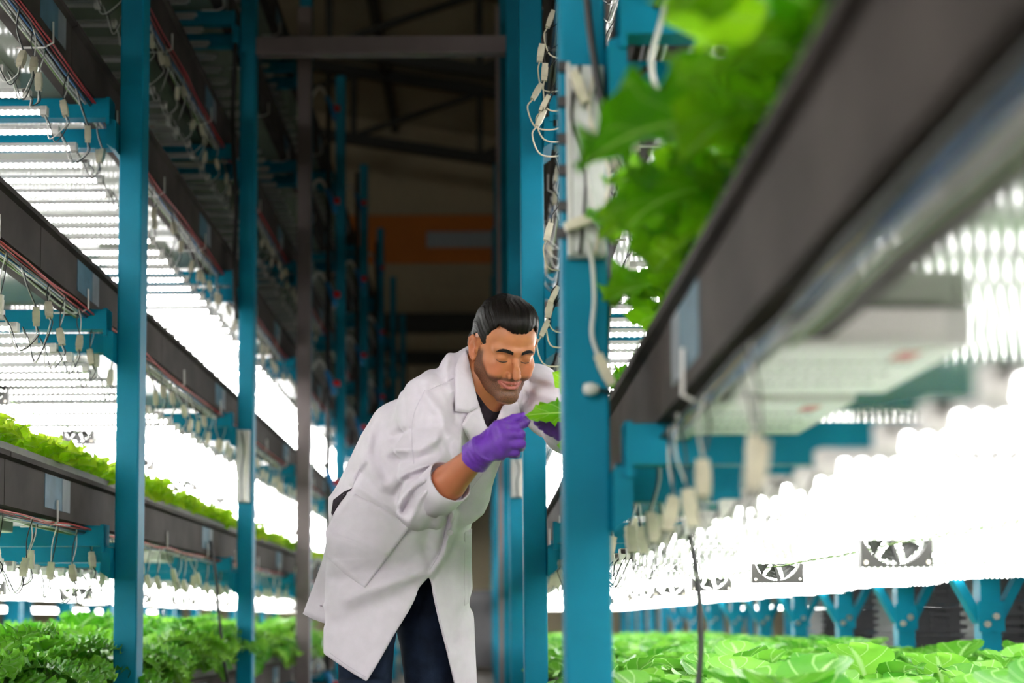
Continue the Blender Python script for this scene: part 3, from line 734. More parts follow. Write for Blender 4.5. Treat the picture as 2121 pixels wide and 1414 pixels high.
# ------------------------------------------------------------------ the person: distance-field modelling
def smin(a, b, k):
    h = np.clip(.5+.5*(b-a)/k, 0, 1); return b*(1-h)+a*h-k*h*(1-h)
class SDF:
    def __init__(s, lo, hi, step):
        s.lo = np.asarray(lo, np.float32); s.h = np.float32(step); n = np.ceil((np.asarray(hi)-lo)/step).astype(int)+1; s.n = n
        s.ax = [s.lo[i]+s.h*np.arange(n[i], dtype=np.float32) for i in range(3)]
        s.d = np.full(n, .2, np.float32)
    def _sl(s, lo, hi, m):
        r = []
        for i in range(3):
            a = int(max(0, math.floor((lo[i]-m-s.lo[i])/s.h))); b = int(min(s.n[i], math.ceil((hi[i]+m-s.lo[i])/s.h)+1)); r.append(slice(a, max(a, b)))
        return tuple(r)
    def pts(s, sl): return (s.ax[0][sl[0]][:, None, None], s.ax[1][sl[1]][None, :, None], s.ax[2][sl[2]][None, None, :])
    def _comb(s, sl, v, k, sub):
        if sub: s.d[sl] = -smin(-s.d[sl], v, k)
        else: s.d[sl] = smin(s.d[sl], v, k)
    def cap(s, a, b, ra, rb=None, k=.01, sub=False):
        a = np.asarray(a, np.float32); b = np.asarray(b, np.float32); rb = ra if rb is None else rb; m = max(ra, rb)+k+.04
        sl = s._sl(np.minimum(a, b), np.maximum(a, b), m); X, Y, Z = s.pts(sl); ab = b-a; L = float(ab@ab)+1e-12
        t = np.clip(((X-a[0])*ab[0]+(Y-a[1])*ab[1]+(Z-a[2])*ab[2])/L, 0, 1)
        v = np.sqrt((X-a[0]-t*ab[0])**2+(Y-a[1]-t*ab[1])**2+(Z-a[2]-t*ab[2])**2)-(ra+(rb-ra)*t)
        s._comb(sl, v, k, sub); return s
    def chain(s, pts, rs, k=.008, sub=False):
        for i in range(len(pts)-1): s.cap(pts[i], pts[i+1], rs[i], rs[i+1], k, sub)
        return s
    def ell(s, c, r, k=.01, sub=False, M=None):
        c = np.asarray(c, np.float32); r = np.asarray(r, np.float32); m = float(r.max())+k+.03
        sl = s._sl(c, c, m); X, Y, Z = s.pts(sl); p = [X-c[0], Y-c[1], Z-c[2]]
        if M is not None:
            M = np.asarray(M, np.float32); p = [p[0]*M[0, i]+p[1]*M[1, i]+p[2]*M[2, i] for i in range(3)]
        k0 = np.sqrt((p[0]/r[0])**2+(p[1]/r[1])**2+(p[2]/r[2])**2); k1 = np.sqrt((p[0]/r[0]**2)**2+(p[1]/r[1]**2)**2+(p[2]/r[2]**2)**2)+1e-9
        s._comb(sl, k0*(k0-1)/k1, k, sub); return s
    def mesh(s):
        d = s.d; n = d.shape; ins = d < 0
        cs = np.zeros((n[0]-1, n[1]-1, n[2]-1), np.int8)
        for i in (0, 1):
            for j in (0, 1):
                for k in (0, 1): cs += ins[i:n[0]-1+i, j:n[1]-1+j, k:n[2]-1+k]
        I, J, K = np.nonzero((cs > 0) & (cs < 8)); idx = -np.ones(cs.shape, np.int64); idx[I, J, K] = np.arange(len(I))
        acc = np.zeros((len(I), 3)); cnt = np.zeros(len(I))
        cor = [(i, j, k) for i in (0, 1) for j in (0, 1) for k in (0, 1)]
        for a in cor:
            for q in range(3):
                if a[q]: continue
                b = list(a); b[q] = 1
                da = d[I+a[0], J+a[1], K+a[2]]; db = d[I+b[0], J+b[1], K+b[2]]; m = (da < 0) != (db < 0)
                t = da[m]/(da[m]-db[m]); p = np.tile(np.array(a, float), (m.sum(), 1)); p[:, q] += t
                acc[m] += p; cnt[m] += 1
        V = (acc/cnt[:, None]+np.stack([I, J, K], 1))*s.h+s.lo
        F = []
        for q in range(3):
            o = [(1, 2), (2, 0), (0, 1)][q]
            sl0 = [slice(1, -1)]*3; sl0[q] = slice(0, -1); sl1 = list(sl0); sl1[q] = slice(1, None)
            A = ins[tuple(sl0)]; B = ins[tuple(sl1)]; w = np.nonzero(A != B); base = np.stack(w, 1)+1; base[:, q] -= 1
            def c(da, db):
                p = base.copy(); p[:, o[0]] += da; p[:, o[1]] += db; return idx[p[:, 0], p[:, 1], p[:, 2]]
            quad = np.stack([c(-1, -1), c(0, -1), c(0, 0), c(-1, 0)], 1); flip = ~A[w]
            quad[flip] = quad[flip][:, ::-1]; F.append(quad)
        return V, np.concatenate(F)
def relax(V, F, it=2, lam=.5):
    E = np.concatenate([F[:, [0, 1]], F[:, [1, 2]], F[:, [2, 3]], F[:, [3, 0]]]); n = len(V)
    for _ in range(it):
        acc = np.zeros_like(V); c = np.bincount(E.ravel(), minlength=n)[:, None]
        for q in range(3): acc[:, q] = np.bincount(E[:, 0], V[E[:, 1], q], n)+np.bincount(E[:, 1], V[E[:, 0], q], n)
        V = V*(1-lam)+lam*acc/np.maximum(c, 1)
    return V
def np_mesh(name, V, F, mats, attrs=None):
    me = bpy.data.meshes.new(name); me.vertices.add(len(V)); me.vertices.foreach_set('co', np.asarray(V, np.float32).ravel())
    me.loops.add(F.size); me.loops.foreach_set('vertex_index', F.astype(np.int32).ravel()); me.polygons.add(len(F))
    me.polygons.foreach_set('loop_start', np.arange(0, F.size, 4, dtype=np.int32)); me.polygons.foreach_set('use_smooth', np.ones(len(F), bool))
    me.update(calc_edges=True); me.validate()
    for m in (mats if isinstance(mats, (list, tuple)) else [mats]): me.materials.append(m)
    for k, v in (attrs or {}).items():
        a = me.attributes.new(k, 'FLOAT', 'POINT'); a.data.foreach_set('value', np.asarray(v, np.float32))
    return me
def poly_sd(px, py, poly):
    """signed distance to a 2D polygon, negative inside"""
    d = np.full(np.broadcast(px, py).shape, 1e9, np.float32); sgn = np.ones(d.shape, np.float32); n = len(poly)
    for i in range(n):
        x0, y0 = poly[i]; x1, y1 = poly[i-1]; ex, ey = x1-x0, y1-y0; wx, wy = px-x0, py-y0
        t = np.clip((wx*ex+wy*ey)/(ex*ex+ey*ey+1e-12), 0, 1); d = np.minimum(d, (wx-ex*t)**2+(wy-ey*t)**2)
        c1 = py >= y0; c2 = py < y1; c3 = ex*wy > ey*wx
        f_ = (c1 & c2 & c3) | (~c1 & ~c2 & ~c3); sgn = np.where(f_, -sgn, sgn)
    return np.sqrt(d)*sgn
def line_d(px, py, pl):
    d = np.full(np.broadcast(px, py).shape, 1e9, np.float32)
    for (x0, y0), (x1, y1) in zip(pl[:-1], pl[1:]):
        ex, ey = x1-x0, y1-y0; wx, wy = px-x0, py-y0; t = np.clip((wx*ex+wy*ey)/(ex*ex+ey*ey+1e-9), 0, 1); d = np.minimum(d, (wx-ex*t)**2+(wy-ey*t)**2)
    return np.sqrt(d)
def pixel(X, Y, Z):
    z = Z-CAMZ; w = X*FW[0]+Y*FW[1]+z*FW[2]
    return PPX+F_PX*(X*RT[0]+Y*RT[1]+z*RT[2])/w, PPY-F_PX*(X*UP[0]+Y*UP[1]+z*UP[2])/w

# materials of the person
def skin_mat():
    m = mat('skin', (.52, .24, .125), .42, sss=.12); nt = m.node_tree; b = nt.nodes['Principled BSDF']; L = nt.links.new
    tc = nt.nodes.new('ShaderNodeTexCoord'); n = nt.nodes.new('ShaderNodeTexNoise'); n.inputs['Scale'].default_value = 45; L(tc.outputs['Object'], n.inputs['Vector'])
    def mixc(fac, a, bcol):
        x = nt.nodes.new('ShaderNodeMix'); x.data_type = 'RGBA'
        if isinstance(fac, float): x.inputs['Factor'].default_value = fac
        else: L(fac, x.inputs['Factor'])
        for s_, v in (('A', a), ('B', bcol)):
            if isinstance(v, tuple): x.inputs[s_].default_value = (*v, 1)
            else: L(v, x.inputs[s_])
        return x.outputs['Result']
    base = mixc(n.outputs['Fac'], (.48, .165, .065), (.62, .245, .10))
    def attr(nm):
        a = nt.nodes.new('ShaderNodeAttribute'); a.attribute_name = nm; return a.outputs['Fac']
    base = mixc(attr('flush'), base, (.55, .16, .09)); base = mixc(attr('lip'), base, (.44, .125, .095))
    n2 = nt.nodes.new('ShaderNodeTexNoise'); n2.inputs['Scale'].default_value = 750; n2.inputs['Detail'].default_value = 2; L(tc.outputs['Object'], n2.inputs['Vector'])
    mr = nt.nodes.new('ShaderNodeMapRange'); mr.inputs['From Min'].default_value = .30; mr.inputs['From Max'].default_value = .62; mr.inputs['To Min'].default_value = 1; mr.inputs['To Max'].default_value = .62; L(n2.outputs['Fac'], mr.inputs['Value'])
    mu = nt.nodes.new('ShaderNodeMath'); mu.operation = 'MULTIPLY'; L(mr.outputs[0], mu.inputs[0]); L(attr('beard'), mu.inputs[1])
    base = mixc(mu.outputs[0], base, (.045, .026, .018))
    L(base, b.inputs['Base Color'])
    return m
M_SKIN = skin_mat()
def hair_mat():
    m = mat('hair', (.012, .009, .007), .42, spec=.18); nt = m.node_tree; b = nt.nodes['Principled BSDF']; L = nt.links.new
    a = nt.nodes.new('ShaderNodeAttribute'); a.attribute_name = 'strand'
    n = nt.nodes.new('ShaderNodeTexNoise'); n.noise_dimensions = '1D'; n.inputs['Scale'].default_value = 1.0; n.inputs['Detail'].default_value = 3; L(a.outputs['Fac'], n.inputs['W'])
    rp = nt.nodes.new('ShaderNodeValToRGB'); rp.color_ramp.elements[0].color = (.003, .0022, .002, 1); rp.color_ramp.elements[1].color = (.016, .011, .008, 1); rp.color_ramp.elements[0].position = .4; rp.color_ramp.elements[1].position = .72
    L(n.outputs['Fac'], rp.inputs['Fac']); L(rp.outputs[0], b.inputs['Base Color'])
    bp = nt.nodes.new('ShaderNodeBump'); bp.inputs['Strength'].default_value = .6; bp.inputs['Distance'].default_value = .002; L(n.outputs['Fac'], bp.inputs['Height']); L(bp.outputs['Normal'], b.inputs['Normal'])
    return m
M_HAIR = hair_mat()
M_COAT = mat('coat_cotton', (.77, .71, .78), .75, var=.03, scale=30, bump=.12, bscale=700, spec=.2)
M_GLOVE = mat('nitrile_glove', (.17, .045, .46), .38, var=.1, scale=60, bump=.5, bscale=160, spec=.45)
M_JEAN = mat('denim', (.010, .018, .040), .8, var=.35, scale=25, bump=.4, bscale=500, spec=.2)
M_SHIRT = mat('plaid_shirt', (.035, .025, .035), .8, var=.5, scale=45, spec=.2)
M_SHOE = mat('shoe_leather', (.02, .018, .016), .5)
M_BTN = mat('clear_button', (.62, .58, .60), .15)
M_LASH = mat('lash', (.012, .008, .006), .6)
M_TEETH = mat('teeth', (.75, .70, .62), .3)

HIP = W(815, 1085, 3.72)
PERSON = empty('person', (float(HIP[0]), float(HIP[1]), 0)); tag(PERSON, 'person in a white lab coat and purple gloves bending to inspect a leaf', 'person')
PLOC = np.array([HIP[0], HIP[1], 0.])
def pchild(name, V, F, m, attrs=None, parent=None):
    return obj(name, np_mesh(name, V-PLOC, F, m, attrs), parent or PERSON)

# ---- pose (joints measured in the photograph, given their depth)
NECK = W(992, 790, 3.54)
SHR, SHL = W(888, 842, 3.44), W(1108, 812, 3.70)
ELR, WRR = W(882, 1046, 3.27), W(988, 940, 3.11)
ELL_, WRL = W(1178, 888, 3.46), W(1166, 882, 3.27)
phi = R(35); FD = np.array([math.sin(phi), -math.cos(phi), 0]); RD = np.array([-math.cos(phi), -math.sin(phi), 0])
HR_, HL_ = HIP+RD*.09, HIP-RD*.09

# ---- head ------------------------------------------------------------
yaw, pit, rol = R(20.3), R(30.0), R(1.0)
_B = np.array([[0, -1, 0], [1, 0, 0], [0, 0, 1.]]).T
_Rz = np.array([[math.cos(yaw), -math.sin(yaw), 0], [math.sin(yaw), math.cos(yaw), 0], [0, 0, 1]])
_Rp = np.array([[math.cos(pit), 0, math.sin(pit)], [0, 1, 0], [-math.sin(pit), 0, math.cos(pit)]])
_Rr = np.array([[1, 0, 0], [0, math.cos(rol), -math.sin(rol)], [0, math.sin(rol), math.cos(rol)]])
HM = _Rz @ _B @ _Rp @ _Rr                                   # columns forward, left, up
HM = HM[:, [1, 0, 2]]                                       # columns x=left, y=forward, z=up
HS = .985
HC = np.array([.047, 2.8, .5556])*(3.45/2.8)+np.array([0, 0, CAMZ])
def h2w(V): return V*HS @ HM.T + HC
def w2h(p): return (np.asarray(p)-HC) @ HM / HS
neck_l = w2h(NECK)
head = SDF((-.11, -.16, -.20), (.11, .145, .13), .00165)
head.ell((0, -.015, .034), (.0745, .096, .079), .01)
head.ell((0, .028, -.025), (.060, .060, .088), .03)
head.ell((0, .034, .045), (.060, .050, .050), .02)
for s in (-1, 1):
    head.cap((s*.052, -.002, -.062), (s*.014, .070, -.104), .017, .016, .025)
    head.cap((s*.056, 0, -.02), (s*.052, -.002, -.062), .014, .017, .02)
    head.ell((s*.045, .055, -.024), (.020, .021, .016), .022)
    head.cap((s*.044, .070, .019), (s*.010, .085, .017), .011, .011, .012)
head.ell((0, .074, -.104), (.024, .018, .018), .015)
head.ell((0, .067, -.066), (.030, .024, .026), .015)
for s in (-1, 1):
    head.ell((s*.031, .096, .001), (.0195, .0175, .0125), .010, True)
    head.ell((s*.031, .0705, -.001), (.0165, .0150, .0125), .004)
    head.cap((s*.020, .0805, .0075), (s*.042, .0760, .0065), .0032, .0028, .004)
    head.cap((s*.022, .0800, -.0125), (s*.041, .0745, -.0115), .0030, .0026, .006)
head.chain([(0, .082, .014), (0, .0965, -.006), (0, .112, -.025), (0, .1165, -.0365)], [.0075, .0066, .0078, .0096], .007)
for s in (-1, 1):
    head.ell((s*.0125, .0965, -.0415), (.0070, .0115, .0078), .005)
    head.ell((s*.0068, .103, -.0490), (.0036, .0055, .0035), .003, True)
    head.cap((s*.020, .094, -.043), (s*.036, .074, -.066), .0028, .0028, .008, True)
    head.ell((s*.040, .066, -.045), (.018, .018, .016), .014)
ul = [(-.0285, .0760, -.0625), (-.014, .0905, -.0635), (-.004, .0960, -.0618), (0, .0955, -.0628), (.004, .0960, -.0618), (.014, .0905, -.0635), (.0285, .0760, -.0625)]
ll = [(-.0255, .0765, -.0650), (-.015, .0875, -.0728), (-.006, .0915, -.0758), (.006, .0915, -.0758), (.015, .0875, -.0728), (.0255, .0765, -.0650)]
head.chain(ul, [.0018, .0028, .0031, .0029, .0031, .0028, .0018], .003)
head.chain(ll, [.0015, .0036, .0044, .0044, .0036, .0015], .003)
head.chain([(-.0275, .0790, -.0625), (-.013, .0945, -.0680), (0, .0985, -.0692), (.013, .0945, -.0680), (.0275, .0790, -.0625)], [.0008, .0036, .0042, .0036, .0008], .0008, True)
head.cap((-.012, .092, -.0855), (.012, .092, -.0855), .0035, .0035, .008, True)
for s in (-1, 1):
    er = np.array(Matrix.Rotation(R(-14), 3, 'X') @ Matrix.Rotation(R(s*22), 3, 'Z'))
    head.ell((s*.078, -.008, -.008), (.0078, .0190, .0325), .004, M=er)
    ring = [(s*.079, .006, .004), (s*.083, .004, .018), (s*.086, -.008, .024), (s*.088, -.020, .015), (s*.087, -.022, -.002), (s*.082, -.014, -.022), (s*.078, -.003, -.034)]
    head.chain(ring, [.003, .0038, .0042, .0042, .0040, .0042, .0055], .003)
    head.ell((s*.086, -.004, -.006), (.0065, .0085, .0130), .003, True, M=er)
    head.cap((s*.080, .006, -.006), (s*.079, .006, -.014), .0034, .0030, .003)
nb = neck_l
head.cap((0, -.028, -.045), nb*.92+np.array([0, .0, 0]), .054, .060, .02)
head.cap((0, .022, -.085), nb*.9+np.array([0, .028, 0]), .030, .034, .03)
HV, HF = head.mesh(); HV = relax(HV, HF, 1, .35)
x, y, z = HV.T; ax_ = np.abs(x)
def sst(a, b, v): t = np.clip((v-a)/(b-a), 0, 1); return t*t*(3-2*t)
def near(pl, r):
    d = np.full(len(HV), 9.)
    for a, b in zip(pl[:-1], pl[1:]):
        a = np.array(a); e = np.array(b)-a; t = np.clip(((HV-a) @ e)/(e@e), 0, 1); d = np.minimum(d, np.linalg.norm(HV-a-t[:, None]*e, axis=1))
    return d
lip = np.maximum(sst(.0058, .0036, near(ul, 0)), sst(.0070, .0048, near(ll, 0)))*(y > .06)
side_line = -.050+.042*sst(.066, .0, y)                   # beard edge on the cheek, rising to the sideburn
beard = sst(.010, -.006, z-side_line)*(y > -.004)*sst(-.135, -.112, z)
beard = np.maximum(beard, sst(.0, .012, y)*sst(.036, .024, y)*(ax_ > .05)*sst(.012, -.008, z)*(z > -.06))
must = sst(.036, .028, ax_)*sst(-.0475, -.053, z)*sst(-.066, -.060, z)*(y > .07)
corner = sst(.020, .026, ax_)*sst(.042, .036, ax_)*sst(-.050, -.056, z)*(y > .05)*(z > -.085)
beard = np.maximum(np.maximum(beard*np.where((ax_ < .026) & (z > -.079) & (y > .07), .25, 1), must*.95), corner*.85)
beard = np.where((y > .06) & (z < -.082), np.maximum(beard, .9), beard); beard = beard*(1-lip)
beard *= sst(-.04, -.01, y)*np.where(z < -.116, .35, 1)
beard = np.clip(beard, 0, 1)*(ax_ < .0735)
flush = np.clip(sst(.028, .012, np.linalg.norm(HV-np.array([-.042, .07, -.03]), axis=1))+sst(.028, .012, np.linalg.norm(HV-np.array([.042, .07, -.03]), axis=1))+sst(.02, .010, np.linalg.norm(HV-np.array([0, .112, -.036]), axis=1))*.7+(ax_ > .078)*.8, 0, 1)*.5
# ---- body core below the collar and the bare forearm, in the same mesh
core = SDF((-.62, 2.95, .66), (.34, 3.98, 1.56), .009)
core.cap(HIP, NECK, .105, .09, .05); core.cap(NECK, SHR, .045, .028, .03); core.cap(NECK, SHL, .045, .028, .03)
core.cap(NECK, HC+HM @ np.array([0, -.03, -.07]), .052, .05, .02)
core.chain([SHR, ELR], [.030, .030], .02); core.chain([SHL, ELL_], [.030, .028], .02)
core.chain([ELL_, WRL], [.036, .026], .01)
core.cap(HIP, HR_-np.array([0, 0, .2]), .09, .07, .04); core.cap(HIP, HL_-np.array([0, 0, .2]), .09, .07, .04)
CV, CF = core.mesh()
fore = SDF(np.minimum(ELR, WRR)-.08, np.maximum(ELR, WRR)+.08, .0035)
mid = ELR*.55+WRR*.45
fore.chain([ELR, mid, W(996, 935, 3.118)], [.041, .041, .0245], .01)
FV, FF = fore.mesh(); FV = relax(FV, FF, 2)
BV = np.concatenate([h2w(HV), CV, FV]); BF = np.concatenate([HF, CF+len(HV), FF+len(HV)+len(CV)])
zc = np.zeros(len(CV)+len(FV))
hfl = np.concatenate([np.zeros(len(CV)), np.full(len(FV), .45)])
pchild('body', BV, BF, M_SKIN, {'lip': np.concatenate([lip, zc]), 'beard': np.concatenate([beard, zc]), 'flush': np.concatenate([flush, hfl])})

# ---- hair
hair = SDF((-.105, -.15, -.10), (.105, .115, .155), .0022)
hair.ell((0, -.016, .040), (.0795, .103, .086), .01)
hair.ell((0, .034, .074), (.052, .046, .042), .03)
hair.ell((0, .000, .085), (.062, .075, .042), .03)
hair.cap((-.048, -.075, -.012), (.048, -.075, -.012), .024, .024, .03)
X, Y, Z = hair.pts((slice(None),)*3)
sidep = [(.105, .20), (.105, .066), (.080, .062), (.062, .070), (.050, .056), (.042, .016), (.034, -.018), (.020, -.022), (.014, .0), (.012, .022), (-.006, .031), (-.026, .026), (-.034, .004), (-.030, -.022), (-.045, -.058), (-.20, -.075), (-.20, .20)]
g = poly_sd(Y, Z, [(a, b) for a, b in sidep])
front = (.0630+.013*np.clip(np.abs(X)/.045, 0, 1.1)**1.6+.0010*np.sin(X*520))-Z                       # gently rounded hairline in front
g2 = np.where(Y > .055, np.maximum(g, np.where(np.abs(X) < .05, front, -1)), g)
hair.d = -smin(-hair.d, -g2.astype(np.float32), .009)
th = np.arctan2(X, Z+.02+Y*.25); warp = .12*np.sin(Y*38+X*22)+.05*np.sin(Y*91)
strand = (th*1.0+warp*.5)
groove = np.sin(strand*64)*.0005+np.sin(strand*131+1.3+Y*9)*.0004+np.sin(strand*23+.7)*.0008
hair.d = hair.d+groove.astype(np.float32)
V_, F_ = hair.mesh(); V_ = relax(V_, F_, 1, .4)
xs, ys, zs = V_.T; st = (np.arctan2(xs, zs+.02+ys*.25)+.06*np.sin(ys*38+xs*22)+.025*np.sin(ys*91))*60
pchild('hair', h2w(V_), F_, M_HAIR, {'strand': st})
# brows, lashes, teeth
def surf_y(x, z):
    i = int(round((x-head.lo[0])/head.h)); k = int(round((z-head.lo[2])/head.h)); col = head.d[i, :, k]; j = np.nonzero(col < 0)[0][-1]
    return float(head.ax[1][j]+head.h*col[j]/(col[j]-col[j+1]))
def on_face(pts, off): return [(x, surf_y(x, z)+off, z) for x, z in pts]
def tube_local(name, pts, rs, m, n=7):
    mb = MB().tube([Vector(h2w(np.array(p)[None])[0]-PLOC) for p in pts], rs, n); return mb.build(name, m, PERSON, True)
for s in (-1, 1):
    for dz, rr in ((.0020, .0027), (-.0018, .0027)):
        tube_local('eyebrow', on_face([(s*.011, .0165+dz), (s*.018, .0190+dz), (s*.027, .0208+dz), (s*.036, .0212+dz*.8), (s*.044, .0190+dz*.5), (s*.051, .0150)], -.0004), [rr*.7, rr, rr*1.05, rr, rr*.8, .0006], M_HAIR)
    tube_local('eyelash', on_face([(s*.0170, -.0072), (s*.023, -.0095), (s*.031, -.0106), (s*.039, -.0098), (s*.0460, -.0066)], -.0002), [.0006, .0013, .0015, .0014, .0008], M_LASH)
tube_local('teeth', [(-.016, .0845, -.0655), (-.008, .0885, -.0665), (0, .0900, -.0668), (.008, .0885, -.0665), (.016, .0845, -.0655)], [.0014, .0022, .0024, .0022, .0014], M_TEETH)

# ---- coat --------------------------------------------------------------
coat = SDF((-.66, 3.00, .46), (.34, 4.10, 1.60), .0052)
TA = (NECK-HIP)/np.linalg.norm(NECK-HIP); LA = (SHL-SHR); LA = LA-TA*(LA@TA); LA /= np.linalg.norm(LA); FA = np.cross(LA, TA)
TM_ = np.stack([LA, FA, TA], 1)
CH = HIP*.36+NECK*.64
coat.ell(CH, (.185, .128, .23), .02, M=TM_); coat.ell(HIP*.8+NECK*.2, (.175, .135, .20), .06, M=TM_); coat.ell(HIP*.62+NECK*.38, (.182, .140, .19), .05, M=TM_)
coat.cap(W(815, 885, 3.58), W(750, 1035, 3.72), .06, .078, .05); coat.cap(W(1028, 905, 3.46), W(968, 1055, 3.62), .034, .034, .06)
coat.cap(NECK*.96+HIP*.04, SHR, .066, .066, .06); coat.cap(NECK*.96+HIP*.04, SHL, .066, .066, .06)
coat.cap(NECK-TA*.03, NECK+TA*.035, .080, .073, .03)
CUF = ELR+(WRR-ELR)*.43
coat.chain([SHR, SHR*.5+ELR*.5, ELR], [.074, .069, .063], .025)
CUL = ELL_+(WRL-ELL_)*.75
coat.chain([SHL, SHL*.5+ELL_*.5, ELL_, CUL], [.074, .068, .060, .052], .025)
sl = (slice(None),)*3; X, Y, Z = coat.pts(sl)
# skirt of the coat: flared elliptical shell
zt, zb = HIP[2]+.06, .50
tt = np.clip((zt-Z)/(zt-zb), 0, 1)
cx0 = W(831, 1100, 3.72)[0]; cx1 = W(815, 1380, 3.74)[0]
def skirt(X, Y, Z):
    t_ = np.clip((zt-Z)/(zt-zb), 0, 1); a_ = (X-cx0-(cx1-cx0)*t_); b_ = (Y-3.725-.015*t_); qa_ = a_*RD[0]+b_*RD[1]; qb_ = a_*FD[0]+b_*FD[1]
    return (np.sqrt((qa_/(.192+.045*t_))**2+(qb_/(.158+.040*t_))**2)-1)*.17
cxx = cx0+(cx1-cx0)*tt; cyy = 3.725+.015*tt
qa = (X-cxx)*RD[0]+(Y-cyy)*RD[1]; qb = (X-cxx)*FD[0]+(Y-cyy)*FD[1]
ra = .192+.045*tt; rb_ = .158+.040*tt
ang = np.arctan2(qa/ra, qb/rb_)
rip = 1+tt*(.025*np.sin(ang*5+.6)+.02*np.sin(ang*9+2.0))
rr = np.sqrt((qa/ra)**2+(qb/rb_)**2)
sk = (rr-rip)*np.float32(.18)
sk = np.maximum(sk, Z-zt)
shell = sk; sk_in = -(sk+.020)
coat.d = smin(coat.d, shell.astype(np.float32), .05)
PX, PY = pixel(X, Y, Z); m_px = (Y/F_PX)
# right sleeve below the elbow with its turned-back cuff
ad = (WRR-ELR)/np.linalg.norm(WRR-ELR)
coat.cap(ELR, CUF-ad*.03, .060, .054, .02)
along = (X-CUF[0])*ad[0]+(Y-CUF[1])*ad[1]+(Z-CUF[2])*ad[2]
rad = np.sqrt(np.maximum((X-CUF[0])**2+(Y-CUF[1])**2+(Z-CUF[2])**2-along**2, 0))
coat.d = np.where((rad < .062) & (along < .10) & (Y < 3.36), np.maximum(coat.d, along+.012), coat.d)
# clip, opening and hems
frontmask = qb > -.02
opening = [(889, 1182), (872, 1222), (845, 1268), (812, 1322), (785, 1370), (757, 1416), (700, 1520), (1010, 1560), (962, 1480), (940, 1414), (925, 1350), (908, 1285), (896, 1230)]
od = (poly_sd(PX, PY, opening)*m_px).astype(np.float32)
coat.d = np.where(frontmask & (Z < HIP[2]+.05), np.maximum(coat.d, -od), coat.d)
hemcut = [(560, 1170), (655, 1170), (669, 1190), (670, 1353), (700, 1374), (730, 1394), (762, 1413), (735, 1580), (500, 1580)]
hd = (poly_sd(PX, PY, hemcut)*m_px).astype(np.float32)
coat.d = np.maximum(coat.d, -hd)
vent = [(560, 1288), (669, 1288), (669, 1580), (560, 1580)]
coat.d = np.where(frontmask, np.maximum(coat.d, -(poly_sd(PX, PY, vent)*m_px).astype(np.float32)), coat.d)
coat.d = np.where(~frontmask, np.maximum(coat.d, .745-Z), coat.d)
coat.d = np.maximum(coat.d, .50-Z)
# neck hole and V
vneck = [(968, 735), (977, 775), (986, 818), (1008, 886), (1030, 880), (1044, 838), (1080, 800), (1075, 700), (985, 690)]
vd = (poly_sd(PX, PY, vneck)*m_px).astype(np.float32)
ndist = (X-NECK[0])*FA[0]+(Y-NECK[1])*FA[1]+(Z-NECK[2])*FA[2]
coat.d = np.where(ndist > -.03, np.maximum(coat.d, -vd), coat.d)
# folds: (polyline in the photograph, amplitude in mm, width in px); ridges +, grooves -
folds = [([(815, 905), (850, 890), (905, 880)], -5, 9), ([(820, 930), (870, 930), (908, 908)], 5, 9), ([(812, 950), (860, 955), (910, 935)], -5, 8),
         ([(830, 985), (870, 968), (905, 958)], 6, 9), ([(820, 1020), (845, 990), (890, 972), (925, 968)], -6, 7), ([(828, 1042), (850, 1008), (890, 990), (918, 985)], 6, 8), ([(835, 1060), (858, 1022), (890, 1002)], -6, 6), ([(852, 1075), (868, 1035), (885, 1012)], 4, 6),
         ([(903, 860), (922, 895), (908, 925)], -9, 9), ([(880, 815), (905, 850), (925, 900)], 5, 12), ([(865, 800), (880, 830), (870, 870)], -3, 10), ([(900, 755), (930, 790), (940, 840)], -5, 12), ([(930, 735), (922, 770), (935, 810)], 5, 8), ([(948, 840), (925, 900), (935, 960)], -5, 12), ([(960, 890), (948, 940), (965, 985)], 4, 12),
         ([(790, 880), (780, 930), (800, 980)], -5, 14), ([(765, 910), (755, 960), (790, 1010)], 4, 14), ([(740, 965), (790, 1015), (850, 1050)], -5, 10), ([(730, 1010), (745, 985), (760, 965)], -4, 6), ([(735, 1005), (790, 1040), (850, 1086)], 3, 8),
         ([(690, 1130), (740, 1120), (790, 1140)], 4, 16), ([(700, 1200), (760, 1190), (850, 1160), (880, 1140)], -4, 18), ([(720, 1240), (800, 1210), (885, 1180)], 5, 14), ([(700, 1290), (780, 1260), (860, 1215)], -3, 18), ([(930, 1066), (921, 1104), (912, 1142), (888, 1180)], -7, 5), ([(940, 1066), (931, 1104), (922, 1142), (896, 1186)], 4, 7),
         ([(892, 1080), (880, 1120), (890, 1160)], -4, 14), ([(960, 1130), (950, 1200), (955, 1300)], 3, 16), ([(980, 1240), (960, 1270), (945, 1330)], -4, 12), ([(1060, 960), (1020, 1030), (1000, 1060)], 3, 10), ([(1100, 790), (1130, 800), (1160, 815)], -4, 8), ([(1095, 810), (1125, 822), (1160, 832)], 4, 8), ([(1090, 770), (1100, 800), (1095, 830)], -4, 7),
         ([(668, 1165), (669, 1230), (669, 1290)], -7, 4), ([(640, 1230), (650, 1250), (669, 1255)], 4, 8), ([(850, 735), (835, 790), (838, 840), (850, 1010)], -1.5, 4), ([(880, 806), (855, 860), (853, 905), (857, 960)], -2, 3), ([(888, 808), (915, 796), (940, 783)], -2.5, 3)]
